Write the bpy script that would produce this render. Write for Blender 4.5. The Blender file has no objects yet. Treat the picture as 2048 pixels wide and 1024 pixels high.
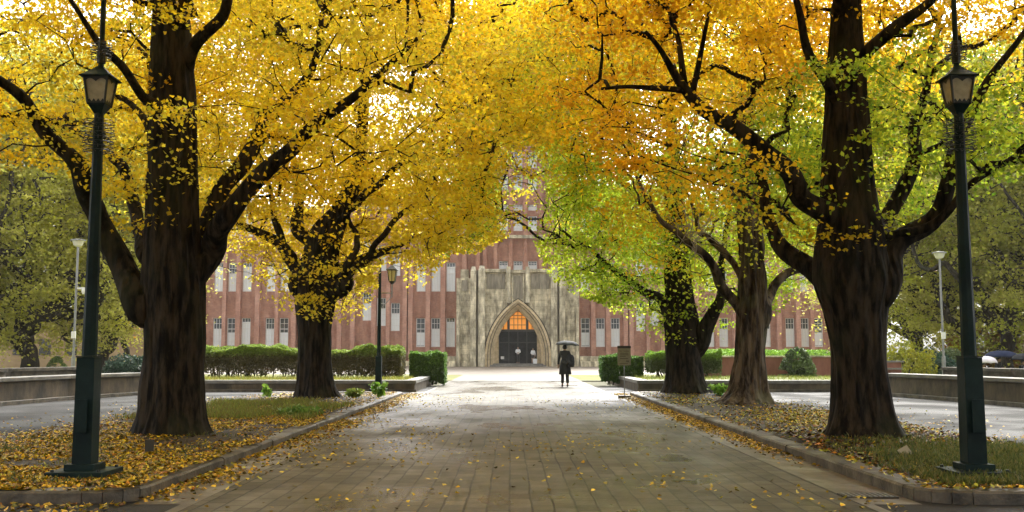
import bpy, bmesh, math, random
import numpy as np
from mathutils import Vector, Matrix
random.seed(7); RNG = np.random.default_rng(7)
R = math.radians
S = bpy.context.scene
COL = S.collection

# ------------------------------------------------------------------ camera, light, exposure
F = 2000.0; HC = 1.5; PITCH = math.atan(192/F)
cd = bpy.data.cameras.new('camera'); cam = bpy.data.objects.new('camera', cd); COL.objects.link(cam)
cam.location = (0, 0, HC); cam.rotation_euler = (math.pi/2+PITCH, 0, 0)
cd.sensor_width = 36; cd.lens = F/2048*36; cd.clip_end = 3000; cd.clip_start = 0.1
S.camera = cam
EXPOSURE = 1.92
SUN_EL, SUN_ROT = 46, 12          # degrees; the veiled sun stands beyond the hall
w = bpy.data.worlds.new('World'); S.world = w; w.use_nodes = True
nt = w.node_tree; nt.nodes.clear()
sky = nt.nodes.new('ShaderNodeTexSky'); sky.sky_type = 'NISHITA'; sky.sun_disc = False
sky.sun_elevation = R(SUN_EL); sky.sun_rotation = R(SUN_ROT); sky.dust_density = 5; sky.air_density = 1.0
hs = nt.nodes.new('ShaderNodeHueSaturation'); hs.inputs['Saturation'].default_value = 0.06
bg = nt.nodes.new('ShaderNodeBackground'); bg.inputs[1].default_value = 0.15
wo = nt.nodes.new('ShaderNodeOutputWorld')
nt.links.new(sky.outputs[0], hs.inputs['Color']); nt.links.new(hs.outputs[0], bg.inputs[0]); nt.links.new(bg.outputs[0], wo.inputs[0])
sl = bpy.data.lights.new('sun', 'SUN'); sl.energy = 1.0; sl.angle = R(25); sl.color = (1, .92, .78)
so = bpy.data.objects.new('sun', sl); COL.objects.link(so)
dsun = Vector((math.sin(R(SUN_ROT))*math.cos(R(SUN_EL)), math.cos(R(SUN_ROT))*math.cos(R(SUN_EL)), math.sin(R(SUN_EL))))
so.rotation_euler = dsun.to_track_quat('Z', 'Y').to_euler(); so.location = (0, 0, 60)
S.view_settings.view_transform = 'Standard'; S.view_settings.look = 'None'
S.view_settings.exposure = EXPOSURE; S.view_settings.gamma = 1
S.cycles.max_bounces = 8; S.cycles.diffuse_bounces = 5; S.cycles.transmission_bounces = 5
S.cycles.transparent_max_bounces = 4; S.cycles.volume_bounces = 0; S.cycles.sample_clamp_indirect = 6

# ------------------------------------------------------------------ helpers
cP, sP = math.cos(PITCH), math.sin(PITCH)
def P(px, py, Y):
    "point at distance Y along the avenue that the photo shows at px, py (2048 x 1024)"
    u = (px-1024)/F; v = (512-py)/F
    t = Y/(cP-v*sP)
    return np.array([u*t, Y, HC+t*(sP+v*cP)])
def G(px, py, z=0.0):
    "point of the ground plane z seen at px, py"
    u = (px-1024)/F; v = (512-py)/F
    t = (z-HC)/(sP+v*cP)
    return np.array([u*t, t*(cP-v*sP), z])
def project(p):
    d = p-np.array([0, 0, HC])
    zc = d[..., 1]*cP+d[..., 2]*sP; yc = -d[..., 1]*sP+d[..., 2]*cP
    return 1024+F*d[..., 0]/zc, 512-F*yc/zc

def tag(o, label=None, cat=None, group=None, kind=None):
    if label: o['label'] = label
    if cat: o['category'] = cat
    if group: o['group'] = group
    if kind: o['kind'] = kind
    return o
def empty(name, loc, label, cat, group=None, rz=0):
    o = bpy.data.objects.new(name, None); COL.objects.link(o); o.location = loc; o.rotation_euler.z = rz
    o.empty_display_size = .3
    return tag(o, label, cat, group)

class MB:
    def __init__(s): s.v = []; s.f = []; s.n = 0
    def add(s, v, f):
        v = np.asarray(v, float).reshape(-1, 3); s.v.append(v)
        s.f += [tuple(i+s.n for i in q) for q in f]; s.n += len(v)
    def box(s, x0, x1, y0, y1, z0, z1, M=None):
        v = np.array([(x, y, z) for z in (z0, z1) for y in (y0, y1) for x in (x0, x1)], float)
        if M is not None: v = np.array([M @ Vector(p) for p in v])
        s.add(v, [(0, 2, 3, 1), (4, 5, 7, 6), (0, 1, 5, 4), (2, 6, 7, 3), (0, 4, 6, 2), (1, 3, 7, 5)])
    def frustum(s, c, h0, h1, z0, z1, n=4, rot=math.pi/4, sx=1, sy=1):
        v = []
        for z, h in ((z0, h0), (z1, h1)):
            for k in range(n):
                a = rot+2*math.pi*k/n; v.append((c[0]+sx*h*math.cos(a), c[1]+sy*h*math.sin(a), z))
        s.add(v, [tuple(range(n))[::-1], tuple(range(n, 2*n))]+[(k, (k+1) % n, n+(k+1) % n, n+k) for k in range(n)])
    def tube(s, pts, rad, n=8, cap=True, mod=None):
        pts = np.asarray(pts, float); m = len(pts); rad = np.broadcast_to(np.asarray(rad, float), (m,))
        T = np.gradient(pts, axis=0); T /= np.linalg.norm(T, axis=1)[:, None]+1e-9
        ref = np.array([0., 1., 0.]) if abs(T[0][1]) < .9 else np.array([1., 0, 0])
        U = np.zeros_like(pts); u = ref-T[0]*ref.dot(T[0]); U[0] = u/np.linalg.norm(u)
        for i in range(1, m):
            u = U[i-1]-T[i]*U[i-1].dot(T[i]); U[i] = u/(np.linalg.norm(u)+1e-9)
        V = np.cross(T, U)
        a = np.arange(n)*2*math.pi/n
        rr = rad[:, None]*np.ones(n)[None]
        if mod is not None: rr = mod(pts, a, rr)
        v = pts[:, None]+rr[..., None]*(np.cos(a)[None, :, None]*U[:, None]+np.sin(a)[None, :, None]*V[:, None])
        f = []
        for i in range(m-1):
            b = i*n
            f += [(b+k, b+(k+1) % n, b+n+(k+1) % n, b+n+k) for k in range(n)]
        if cap: f += [tuple(range(n))[::-1], tuple(range((m-1)*n, m*n))]
        s.add(v.reshape(-1, 3), f)
    def build(s, name, m, parent=None, smooth=False, loc=None, bevel=0):
        me = bpy.data.meshes.new(name)
        v = np.concatenate(s.v) if s.v else np.zeros((0, 3))
        off = np.array(loc if loc is not None else (0, 0, 0), float)
        me.from_pydata((v-off).tolist(), [], s.f); me.materials.append(m); me.update()
        if smooth: me.polygons.foreach_set('use_smooth', [True]*len(me.polygons))
        o = bpy.data.objects.new(name, me); COL.objects.link(o); o.location = off
        if parent: o.parent = parent
        if bevel:
            b = o.modifiers.new('bevel', 'BEVEL'); b.width = bevel; b.segments = 2; b.limit_method = 'ANGLE'
        return o

def quads_object(name, V, m, parent=None, colour=None):
    "V: (n,4,3) array -> one mesh of n quads with a colour per quad"
    n = len(V); me = bpy.data.meshes.new(name)
    me.vertices.add(4*n); me.vertices.foreach_set('co', V.reshape(-1).astype(np.float32))
    me.loops.add(4*n); me.loops.foreach_set('vertex_index', np.arange(4*n, dtype=np.int32))
    me.polygons.add(n); me.polygons.foreach_set('loop_start', np.arange(0, 4*n, 4, dtype=np.int32))
    me.polygons.foreach_set('loop_total', np.full(n, 4, dtype=np.int32))
    me.update(calc_edges=True)
    if colour is not None:
        a = me.color_attributes.new('tint', 'FLOAT_COLOR', 'POINT')
        c = np.ones((n, 4, 4), np.float32); c[:, :, :3] = colour[:, None, :]
        a.data.foreach_set('color', c.reshape(-1))
    me.materials.append(m)
    o = bpy.data.objects.new(name, me); COL.objects.link(o)
    if parent: o.parent = parent
    return o

def N(nt, t, **k):
    n = nt.nodes.new(t)
    for a, b in k.items():
        if a.startswith('_'): setattr(n, a[1:], b)
        else: n.inputs[a.replace('__', ' ')].default_value = b
    return n
def mat(name, c1, c2=None, scale=3.0, rough=.7, rough2=None, rscale=1.5, bump=0.0, bscale=20, stretch=(1, 1, 1), spec=.5, metal=0, detail=6, contrast=(.35, .65)):
    m = bpy.data.materials.new(name); m.use_nodes = True; t = m.node_tree; L = t.links.new
    b = t.nodes['Principled BSDF']; b.inputs['Roughness'].default_value = rough; b.inputs['Metallic'].default_value = metal
    b.inputs['Specular IOR Level'].default_value = spec
    b.inputs['Base Color'].default_value = (*c1, 1)
    tc = N(t, 'ShaderNodeTexCoord'); mp = N(t, 'ShaderNodeMapping'); mp.inputs['Scale'].default_value = stretch
    L(tc.outputs['Object'], mp.inputs[0])
    if c2 is not None:
        n = N(t, 'ShaderNodeTexNoise', Scale=scale, Detail=detail, Roughness=.65); L(mp.outputs[0], n.inputs['Vector'])
        r = N(t, 'ShaderNodeValToRGB'); r.color_ramp.elements[0].position = contrast[0]; r.color_ramp.elements[1].position = contrast[1]
        r.color_ramp.elements[0].color = (*c1, 1); r.color_ramp.elements[1].color = (*c2, 1)
        L(n.outputs[0], r.inputs[0]); L(r.outputs[0], b.inputs['Base Color'])
    if rough2 is not None:
        n = N(t, 'ShaderNodeTexNoise', Scale=rscale, Detail=4.0); L(mp.outputs[0], n.inputs['Vector'])
        r = N(t, 'ShaderNodeMapRange'); r.inputs[1].default_value = .4; r.inputs[2].default_value = .62
        r.inputs[3].default_value = rough; r.inputs[4].default_value = rough2
        L(n.outputs[0], r.inputs[0]); L(r.outputs[0], b.inputs['Roughness'])
    if bump:
        n = N(t, 'ShaderNodeTexNoise', Scale=bscale, Detail=5.0); L(mp.outputs[0], n.inputs['Vector'])
        bp = N(t, 'ShaderNodeBump', Strength=bump, Distance=.02); L(n.outputs[0], bp.inputs['Height']); L(bp.outputs[0], b.inputs['Normal'])
    return m
def leaf_mat(name, trans=.55, rough=.45):
    m = bpy.data.materials.new(name); m.use_nodes = True; t = m.node_tree; L = t.links.new
    b = t.nodes['Principled BSDF']; b.inputs['Roughness'].default_value = rough; b.inputs['Specular IOR Level'].default_value = .25
    a = N(t, 'ShaderNodeVertexColor'); a.layer_name = 'tint'
    tr = N(t, 'ShaderNodeBsdfTranslucent'); mx = N(t, 'ShaderNodeMixShader'); mx.inputs[0].default_value = trans
    L(a.outputs[0], b.inputs['Base Color']); L(a.outputs[0], tr.inputs[0])
    L(b.outputs[0], mx.inputs[1]); L(tr.outputs[0], mx.inputs[2]); L(mx.outputs[0], t.nodes['Material Output'].inputs[0])
    return m
def emit_mat(name, c, s):
    m = bpy.data.materials.new(name); m.use_nodes = True; b = m.node_tree.nodes['Principled BSDF']
    b.inputs['Base Color'].default_value = (*c, 1); b.inputs['Emission Color'].default_value = (*c, 1); b.inputs['Emission Strength'].default_value = s
    return m

# value noise
_H = RNG.random(4096)
def vnoise(p):
    p = np.asarray(p, float); i = np.floor(p).astype(int); f = p-i; f = f*f*(3-2*f); r = 0
    for dx in (0, 1):
        for dy in (0, 1):
            for dz in (0, 1):
                h = _H[((i[..., 0]+dx)*73+(i[..., 1]+dy)*179+(i[..., 2]+dz)*283) % 4096]
                r = r+h*(f[..., 0] if dx else 1-f[..., 0])*(f[..., 1] if dy else 1-f[..., 1])*(f[..., 2] if dz else 1-f[..., 2])
    return r

# ------------------------------------------------------------------ materials
def bark(name, c1, c2, sc=9):
    m = mat(name, c1, c2, scale=sc, rough=.8, stretch=(1, 1, .2), bump=1.0, bscale=11, spec=.12, contrast=(.42, .6))
    t = m.node_tree; L = t.links.new; b = t.nodes['Principled BSDF']; bp = [n for n in t.nodes if n.type == 'BUMP'][0]
    mp = [n for n in t.nodes if n.type == 'MAPPING'][0]
    rg = N(t, 'ShaderNodeTexNoise', Scale=7.0, Detail=7.0); rg.noise_type = 'RIDGED_MULTIFRACTAL'; L(mp.outputs[0], rg.inputs['Vector']); L(rg.outputs[0], bp.inputs['Height'])
    tc = [n for n in t.nodes if n.type == 'TEX_COORD'][0]; ms = N(t, 'ShaderNodeTexNoise', Scale=1.3, Detail=5.0); L(tc.outputs['Object'], ms.inputs['Vector'])
    rr = N(t, 'ShaderNodeMapRange'); rr.inputs[1].default_value = .52; rr.inputs[2].default_value = .68; rr.inputs[3].default_value = 0; rr.inputs[4].default_value = .55; L(ms.outputs[0], rr.inputs[0])
    mx = N(t, 'ShaderNodeMix', _data_type='RGBA'); L(rr.outputs[0], mx.inputs[0]); L(b.inputs['Base Color'].links[0].from_socket, mx.inputs[6]); mx.inputs[7].default_value = (c2[0]*.75, c2[1]*1.1, c2[2]*.8, 1); L(mx.outputs[2], b.inputs['Base Color'])
    for n in m.node_tree.nodes:
        if n.type == 'BUMP': n.inputs['Distance'].default_value = .10
    return m
M = {}
M['bark'] = bark('dark_wet_bark', (.003, .0023, .0015), (.037, .028, .018))
M['bark_pale'] = bark('flaking_brown_bark', (.014, .009, .006), (.125, .098, .07), 5)
M['bark_far'] = bark('grey_bark', (.02, .017, .012), (.05, .042, .03))
M['twig'] = mat('pale_dead_twig', (.20, .17, .13), (.32, .28, .22), scale=6, rough=.8)
M['leaf'] = leaf_mat('ginkgo_leaf', .72)
M['leaf_far'] = leaf_mat('camphor_leaf', .62)
M['litter'] = leaf_mat('fallen_leaf', .1, .5)
M['leaf_dark'] = leaf_mat('hedge_leaf', .35)
M['grass'] = leaf_mat('grass_blade', .4)
M['soil'] = mat('damp_soil', (.010, .007, .004), (.05, .033, .014), scale=6, rough=.8, bump=.6)
M['ground'] = mat('ground_soil_and_grass', (.05, .055, .02), (.11, .10, .045), scale=1.2, rough=.9, bump=.3)
M['asphalt'] = mat('wet_asphalt', (.016, .016, .016), (.04, .039, .037), scale=30, rough=.5, rough2=.85, rscale=.45, bump=.5, bscale=60, spec=.15)
M['gutter'] = mat('gutter_concrete', (.075, .062, .042), (.15, .125, .085), scale=5, rough=.35, rough2=.65, bump=.2, bscale=40)
M['edging'] = mat('edging_stone', (.085, .075, .055), (.15, .135, .10), scale=4, rough=.4, rough2=.6, bump=.15, bscale=40)
M['kerb'] = mat('kerb_stone', (.028, .024, .018), (.13, .112, .082), scale=4, rough=.45, rough2=.7, bump=.5, bscale=25)
M['stone'] = mat('weathered_stone', (.30, .28, .22), (.66, .61, .48), scale=1.3, rough=.75, bump=.5, bscale=12)
M['stone_dark'] = mat('stained_shaded_stone', (.13, .115, .085), (.36, .32, .24), scale=2.2, rough=.8, stretch=(1.6, 1.6, .25), bump=.4)  # streaks are stain; the darker tone also paints shade into recesses
M['stone_pale'] = mat('lightened_stone', (.34, .315, .25), (.70, .66, .54), scale=1.6, rough=.75, stretch=(1, 1, .4), bump=.4, bscale=12)  # lighter copy of the porch stone, painting light onto projecting parts
M['groove_shade'] = mat('groove_shade_stone', (.05, .042, .03), (.11, .09, .065), scale=4, rough=.9)  # dark tone paints shade lines round the arch
M['wall'] = mat('stained_wall_stone', (.022, .017, .010), (.12, .09, .052), scale=1.8, rough=.7, stretch=(1, 1, .5), bump=.5, bscale=14)
def stonework(m, w_, h_):
    t = m.node_tree; L = t.links.new; b = t.nodes['Principled BSDF']; src = b.inputs['Base Color'].links[0].from_socket
    tc = N(t, 'ShaderNodeTexCoord'); mp = N(t, 'ShaderNodeMapping'); mp.inputs['Rotation'].default_value = (R(90), 0, 0); L(tc.outputs['Object'], mp.inputs[0])
    br = N(t, 'ShaderNodeTexBrick', Scale=1.0); br.inputs['Brick Width'].default_value = w_; br.inputs['Row Height'].default_value = h_; br.inputs['Mortar Size'].default_value = .02
    br.inputs['Color1'].default_value = (.86, .84, .80, 1); br.inputs['Color2'].default_value = (1.14, 1.12, 1.08, 1); br.inputs['Mortar'].default_value = (.74, .71, .66, 1); L(mp.outputs[0], br.inputs['Vector'])
    ms = N(t, 'ShaderNodeMapping'); ms.inputs['Scale'].default_value = (2.0, 2.0, .5); L(tc.outputs['Object'], ms.inputs[0])
    n = N(t, 'ShaderNodeTexNoise', Scale=1.0, Detail=7.0, Roughness=.7); L(ms.outputs[0], n.inputs['Vector'])
    r = N(t, 'ShaderNodeValToRGB'); r.color_ramp.elements[0].position = .38; r.color_ramp.elements[1].position = .62; r.color_ramp.elements[0].color = (.45, .43, .38, 1); r.color_ramp.elements[1].color = (1.35, 1.32, 1.22, 1); L(n.outputs[0], r.inputs[0])
    a = N(t, 'ShaderNodeMix', _data_type='RGBA', _blend_type='MULTIPLY'); a.inputs[0].default_value = 1; L(src, a.inputs[6]); L(br.outputs[0], a.inputs[7])
    c = N(t, 'ShaderNodeMix', _data_type='RGBA', _blend_type='MULTIPLY'); c.inputs[0].default_value = 1; L(a.outputs[2], c.inputs[6]); L(r.outputs[0], c.inputs[7]); L(c.outputs[2], b.inputs['Base Color'])
stonework(M['stone'], 1.5, .62); stonework(M['stone_pale'], 3.0, .8)
M['cap'] = mat('wet_cap_stone', (.10, .094, .082), (.20, .19, .17), scale=3, rough=.3, rough2=.5, bump=.2, bscale=30)
M['court'] = mat('forecourt_paving', (.15, .12, .09), (.20, .17, .13), scale=.5, rough=.55, bump=.1)
M['lawn'] = mat('yellowed_lawn', (.10, .125, .02), (.21, .20, .04), scale=.7, rough=.9, bump=.4)
M['green'] = mat('dark_green_paint', (.002, .009, .0095), (.010, .026, .025), scale=3, rough=.4, rough2=.7, spec=.14, bump=.08, bscale=30)
M['green2'] = mat('black_green_iron', (.006, .012, .012), rough=.45)
M['glass_cream'] = mat('cream_lantern_glass', (.26, .25, .17), (.38, .36, .26), scale=9, rough=.3)
M['glass_pale'] = mat('pale_lantern_glass', (.7, .7, .62), rough=.2)
M['white'] = mat('white_window_paint', (.68, .68, .66), (.78, .78, .76), rough=.5)
M['pane'] = mat('window_glass', (.05, .065, .075), (.10, .12, .13), scale=.6, rough=.08, spec=.8)
M['blind'] = mat('pale_window_blind', (.72, .77, .78), (.86, .88, .88), scale=2, rough=.7, stretch=(8, 1, .5))
M['door'] = mat('dark_door_glass', (.008, .011, .012), (.022, .028, .03), rough=.85, spec=.0)
M['frame_dark'] = mat('dark_bronze_frame', (.012, .014, .014), rough=.4)
M['orange'] = emit_mat('lit_amber_transom', (.80, .30, .04), .2)
M['black'] = mat('black_cloth', (.008, .009, .010), (.018, .019, .021), scale=20, rough=.85)
M['black2'] = mat('black_nylon', (.012, .013, .016), (.03, .032, .036), scale=12, rough=.8, spec=.15)
M['umb_grey'] = mat('grey_black_umbrella_cloth', (.035, .038, .042), (.05, .053, .058), rough=.8, spec=.2)
M['umb_white'] = mat('pale_umbrella_cloth', (.62, .58, .62), (.7, .66, .7), rough=.8, spec=.1)
M['umb_navy'] = mat('navy_umbrella_cloth', (.012, .018, .045), (.02, .028, .06), rough=.8, spec=.1)
M['skin'] = mat('skin', (.42, .26, .18), rough=.5)
M['hair'] = mat('black_hair', (.008, .007, .006), rough=.4)
M['steel'] = mat('grey_steel', (.22, .23, .23), (.3, .31, .31), rough=.35, metal=.6)
M['signboard'] = mat('olive_signboard', (.19, .175, .11), (.25, .23, .15), scale=8, rough=.5)
M['ink'] = mat('dark_sign_ink', (.03, .025, .015), rough=.6)
M['tan'] = mat('tan_render', (.26, .18, .085), (.36, .26, .13), scale=.6, rough=.8)
M['brick_planter'] = mat('planter_brick', (.17, .06, .04), (.26, .11, .075), scale=2.5, rough=.75, stretch=(1, 1, .3), bump=.2)
M['paper'] = mat('pale_plate', (.28, .27, .21), rough=.5)

def brick_mat(name='scratched_brick', c1=(.27, .12, .08), c2=(.45, .24, .165)):
    m = mat(name, c1, c2, scale=1.3, rough=.8, stretch=(1, 1, .5), bump=.35, bscale=9)
    t = m.node_tree; L = t.links.new; b = t.nodes['Principled BSDF']
    src = b.inputs['Base Color'].links[0].from_socket
    tc = N(t, 'ShaderNodeTexCoord'); mp = N(t, 'ShaderNodeMapping'); mp.inputs['Rotation'].default_value = (R(90), 0, 0)
    L(tc.outputs['Object'], mp.inputs[0])
    br = N(t, 'ShaderNodeTexBrick', Scale=1.0); br.inputs['Brick Width'].default_value = .24; br.inputs['Row Height'].default_value = .09
    br.inputs['Mortar Size'].default_value = .008
    br.inputs['Color1'].default_value = (.85, .85, .85, 1); br.inputs['Color2'].default_value = (1.12, 1.08, 1.05, 1); br.inputs['Mortar'].default_value = (.9, .95, .95, 1)
    L(mp.outputs[0], br.inputs['Vector'])
    mx = N(t, 'ShaderNodeMix', _data_type='RGBA', _blend_type='MULTIPLY'); mx.inputs[0].default_value = 1
    L(src, mx.inputs[6]); L(br.outputs[0], mx.inputs[7]); L(mx.outputs[2], b.inputs['Base Color'])
    return m
M['brick'] = brick_mat(); M['brick_pier'] = brick_mat('pier_brick_lightened', (.36, .175, .125), (.52, .30, .225))  # pier brick is lightened in colour, standing in for light on edges

def paver_mat():
    m = bpy.data.materials.new('wet_stone_pavers'); m.use_nodes = True; t = m.node_tree; L = t.links.new; b = t.nodes['Principled BSDF']; b.inputs['Specular IOR Level'].default_value = .22
    tc = N(t, 'ShaderNodeTexCoord'); mp = N(t, 'ShaderNodeMapping'); mp.inputs['Rotation'].default_value = (0, 0, R(90))
    L(tc.outputs['Object'], mp.inputs[0])
    wn = N(t, 'ShaderNodeTexNoise', Scale=1.3, Detail=2.0); L(tc.outputs['Object'], wn.inputs['Vector'])
    va = N(t, 'ShaderNodeVectorMath', _operation='MULTIPLY_ADD'); va.inputs[1].default_value = (.05, .05, 0)
    L(wn.outputs['Color'], va.inputs[0]); L(mp.outputs[0], va.inputs[2])
    br = N(t, 'ShaderNodeTexBrick', Scale=1.0); br.offset = .5
    br.inputs['Brick Width'].default_value = .32; br.inputs['Row Height'].default_value = .215; br.inputs['Mortar Size'].default_value = .012
    br.inputs['Mortar Smooth'].default_value = .3; br.inputs['Bias'].default_value = 0
    br.inputs['Color1'].default_value = (.052, .047, .028, 1); br.inputs['Color2'].default_value = (.12, .112, .08, 1); br.inputs['Mortar'].default_value = (.010, .008, .005, 1)
    L(va.outputs[0], br.inputs['Vector'])
    n = N(t, 'ShaderNodeTexNoise', Scale=.9, Detail=8.0, Roughness=.7); L(tc.outputs['Object'], n.inputs['Vector'])
    r = N(t, 'ShaderNodeValToRGB'); r.color_ramp.elements[0].position = .3; r.color_ramp.elements[1].position = .7
    r.color_ramp.elements[0].color = (.62, .6, .55, 1); r.color_ramp.elements[1].color = (1.25, 1.2, 1.15, 1); L(n.outputs[0], r.inputs[0])
    mx = N(t, 'ShaderNodeMix', _data_type='RGBA', _blend_type='MULTIPLY'); mx.inputs[0].default_value = 1
    L(br.outputs[0], mx.inputs[6]); L(r.outputs[0], mx.inputs[7]); L(mx.outputs[2], b.inputs['Base Color'])
    # wet film: roughness by patches stretched across the road
    mp2 = N(t, 'ShaderNodeMapping'); mp2.inputs['Scale'].default_value = (.22, .13, 1); L(tc.outputs['Object'], mp2.inputs[0])
    n2 = N(t, 'ShaderNodeTexNoise', Scale=1.6, Detail=5.0, Roughness=.6); L(mp2.outputs[0], n2.inputs['Vector'])
    mr = N(t, 'ShaderNodeMapRange'); mr.inputs[1].default_value = .4; mr.inputs[2].default_value = .6; mr.inputs[3].default_value = .24; mr.inputs[4].default_value = .6
    L(n2.outputs[0], mr.inputs[0]); L(mr.outputs[0], b.inputs['Roughness'])
    n3 = N(t, 'ShaderNodeTexNoise', Scale=25.0, Detail=5.0); L(tc.outputs['Object'], n3.inputs['Vector'])
    ad = N(t, 'ShaderNodeMath', _operation='MULTIPLY_ADD'); ad.inputs[1].default_value = -1.2; L(br.outputs['Fac'], ad.inputs[0]); L(n3.outputs[0], ad.inputs[2])
    bp = N(t, 'ShaderNodeBump', Strength=.45, Distance=.012); L(ad.outputs[0], bp.inputs['Height']); L(bp.outputs[0], b.inputs['Normal'])
    return m
M['paver'] = paver_mat()

# ------------------------------------------------------------------ ground, roads, kerbs
XL, XR = -3.75, 4.05            # kerb faces of the avenue
BL, BR = -8.6, 7.6              # outer edges of the two tree beds
Y0, Y1 = 10.05, 35.2            # bed ends
def sheet(name, x0, x1, y0, y1, z, m):
    b = MB(); b.add([(x0, y0, z), (x1, y0, z), (x1, y1, z), (x0, y1, z)], [(0, 1, 2, 3)])
    return tag(b.build(name, m), kind='structure')
sheet('ground', -900, 900, -60, 1500, -.02, M['ground'])
sheet('side_road', -40, 40, -8, 44, 0, M['asphalt'])
sheet('avenue_road', XL+.62, XR-.62, -6, 51.8, .008, M['paver'])
sheet('gutter_strip', XL, XL+.5, Y0, 38.2, .004, M['gutter']); sheet('gutter_strip', XR-.5, XR, Y0, 38.2, .004, M['gutter'])
sheet('edging_strip', XL+.5, XL+.62, Y0-3, 51.8, .012, M['edging']); sheet('edging_strip', XR-.62, XR-.5, Y0-3, 51.8, .012, M['edging'])
sheet('forecourt', -60, 60, 52, 112, .004, M['court'])
sheet('lawn_strip', -40, -3.2, 53, 66, .012, M['lawn']); sheet('lawn_strip', 3.6, 40, 53, 66, .012, M['lawn'])
b = MB(); b.box(-6, 7, 51.8, 52.0, -.01, .03); tag(b.build('drain_channel', M['kerb'], bevel=.01), kind='structure')

def kerb_run(name, pts, width, h, side, seg=.9):
    "kerb stones along a polyline; side=+1: stone lies to the left of the walking direction"
    pts = [np.array(p, float) for p in pts]; b = MB(); rs = random.Random(len(pts))
    for p, q in zip(pts[:-1], pts[1:]):
        L = np.linalg.norm(q-p); n = max(1, round(L/seg)); d = (q-p)/L; nn = np.array([-d[1], d[0]])*side
        for k in range(n):
            a = p+d*(L*k/n+.004); c = p+d*(L*(k+1)/n-.004); j = rs.uniform(-.006, .006); hh = h+rs.uniform(-.005, .005)
            a2 = a+nn*width; c2 = c+nn*width; a = a+nn*j; c = c+nn*j; bv = .022
            v = []
            for (s0, z) in ((0, -.05), (0, hh-bv), (bv, hh), (width, hh), (width, -.05)):
                for base in (a, c): v.append((*(base+nn*s0), z))
            b.add(v, [(0, 1, 3, 2), (2, 3, 5, 4), (4, 5, 7, 6), (6, 7, 9, 8), (0, 2, 4, 6, 8), (1, 9, 7, 5, 3)])
    return tag(b.build(name, M['kerb']), kind='structure')
def corner(cx, cy, r, a0, a1, n=4): return [(cx+r*math.cos(R(a0+(a1-a0)*k/n)), cy+r*math.sin(R(a0+(a1-a0)*k/n))) for k in range(n+1)]
kerb_run('kerb', [(BL, Y0), (XL-.5, Y0)]+corner(XL-.5, Y0+.5, .5, -90, 0)[1:]+[(XL, Y1-.6)]+corner(XL-.6, Y1-.6, .6, 0, 90)[1:]+[(BL, Y1)], .3, .13, 1)
kerb_run('kerb', [(BR, Y0), (XR+.5, Y0)]+corner(XR+.5, Y0+.5, .5, -90, -180)[1:]+[(XR, Y1-.6)]+corner(XR+.6, Y1-.6, .6, 180, 90)[1:]+[(BR, Y1)], .3, .13, -1)
kerb_run('kerb', [(BL, Y0), (BL, Y1)], .12, .07, -1); kerb_run('kerb', [(BR, Y0), (BR, Y1)], .12, .09, 1)

def bed_z(x, y):
    x = np.asarray(x, float); y = np.asarray(y, float)
    z = .095+.05*vnoise(np.stack([x*.9, y*.9, x*0], -1))+.02*vnoise(np.stack([x*4, y*4, x*0+3], -1))
    for (tx, ty, r) in TREE_BASES: z = z+.12*np.exp(-((x-tx)**2+(y-ty)**2)/(r*r))
    return z
TREE_BASES = [(-5.44, 16.2, 1.2), (-5.45, 28.4, 1.0), (5.45, 15.6, 1.25), (5.95, 25.4, 1.1), (5.62, 32.8, 1.1)]
def bed(x0, x1, y0, y1):
    nx, ny = 60, 240; X, Yv = np.meshgrid(np.linspace(x0, x1, nx), np.linspace(y0, y1, ny))
    Z = bed_z(X, Yv); e = np.minimum(np.minimum(X-x0, x1-X), np.minimum(Yv-y0, y1-Yv)); Z = Z*np.clip(.75+e*.9, .7, 1)
    b = MB(); b.add(np.stack([X, Yv, Z], -1).reshape(-1, 3), [(j*nx+i, j*nx+i+1, (j+1)*nx+i+1, (j+1)*nx+i) for j in range(ny-1) for i in range(nx-1)])
    return tag(b.build('planting_bed_soil', M['soil'], smooth=True), kind='structure')
bed(BL+.1, XL-.28, Y0+.28, Y1-.28); bed(XR+.28, BR-.1, Y0+.28, Y1-.28)

# ------------------------------------------------------------------ trees
def catmull(pts, step):
    pts = np.asarray(pts, float)
    if len(pts) < 3:
        n = max(2, int(np.linalg.norm(pts[-1][:3]-pts[0][:3])/step)+1); t = np.linspace(0, 1, n)[:, None]; return pts[0]*(1-t)+pts[-1]*t
    e = np.vstack([2*pts[0]-pts[1], pts, 2*pts[-1]-pts[-2]]); out = []
    for i in range(1, len(e)-2):
        n = max(1, int(np.linalg.norm(e[i+1][:3]-e[i][:3])/step)); t = np.arange(n)[:, None]/n
        p0, p1, p2, p3 = e[i-1], e[i], e[i+1], e[i+2]
        out.append(.5*((2*p1)+(-p0+p2)*t+(2*p0-5*p1+4*p2-p3)*t*t+(-p0+3*p1-3*p2+p3)*t**3))
    out.append(e[-2][None]); return np.vstack(out)
def px_limb(Z, pts):
    out = []
    for q in pts:
        z = q[3] if len(q) > 3 else Z
        p = P(q[0], q[1], z); out.append((*p, q[2]/F*z))
    return out
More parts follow.
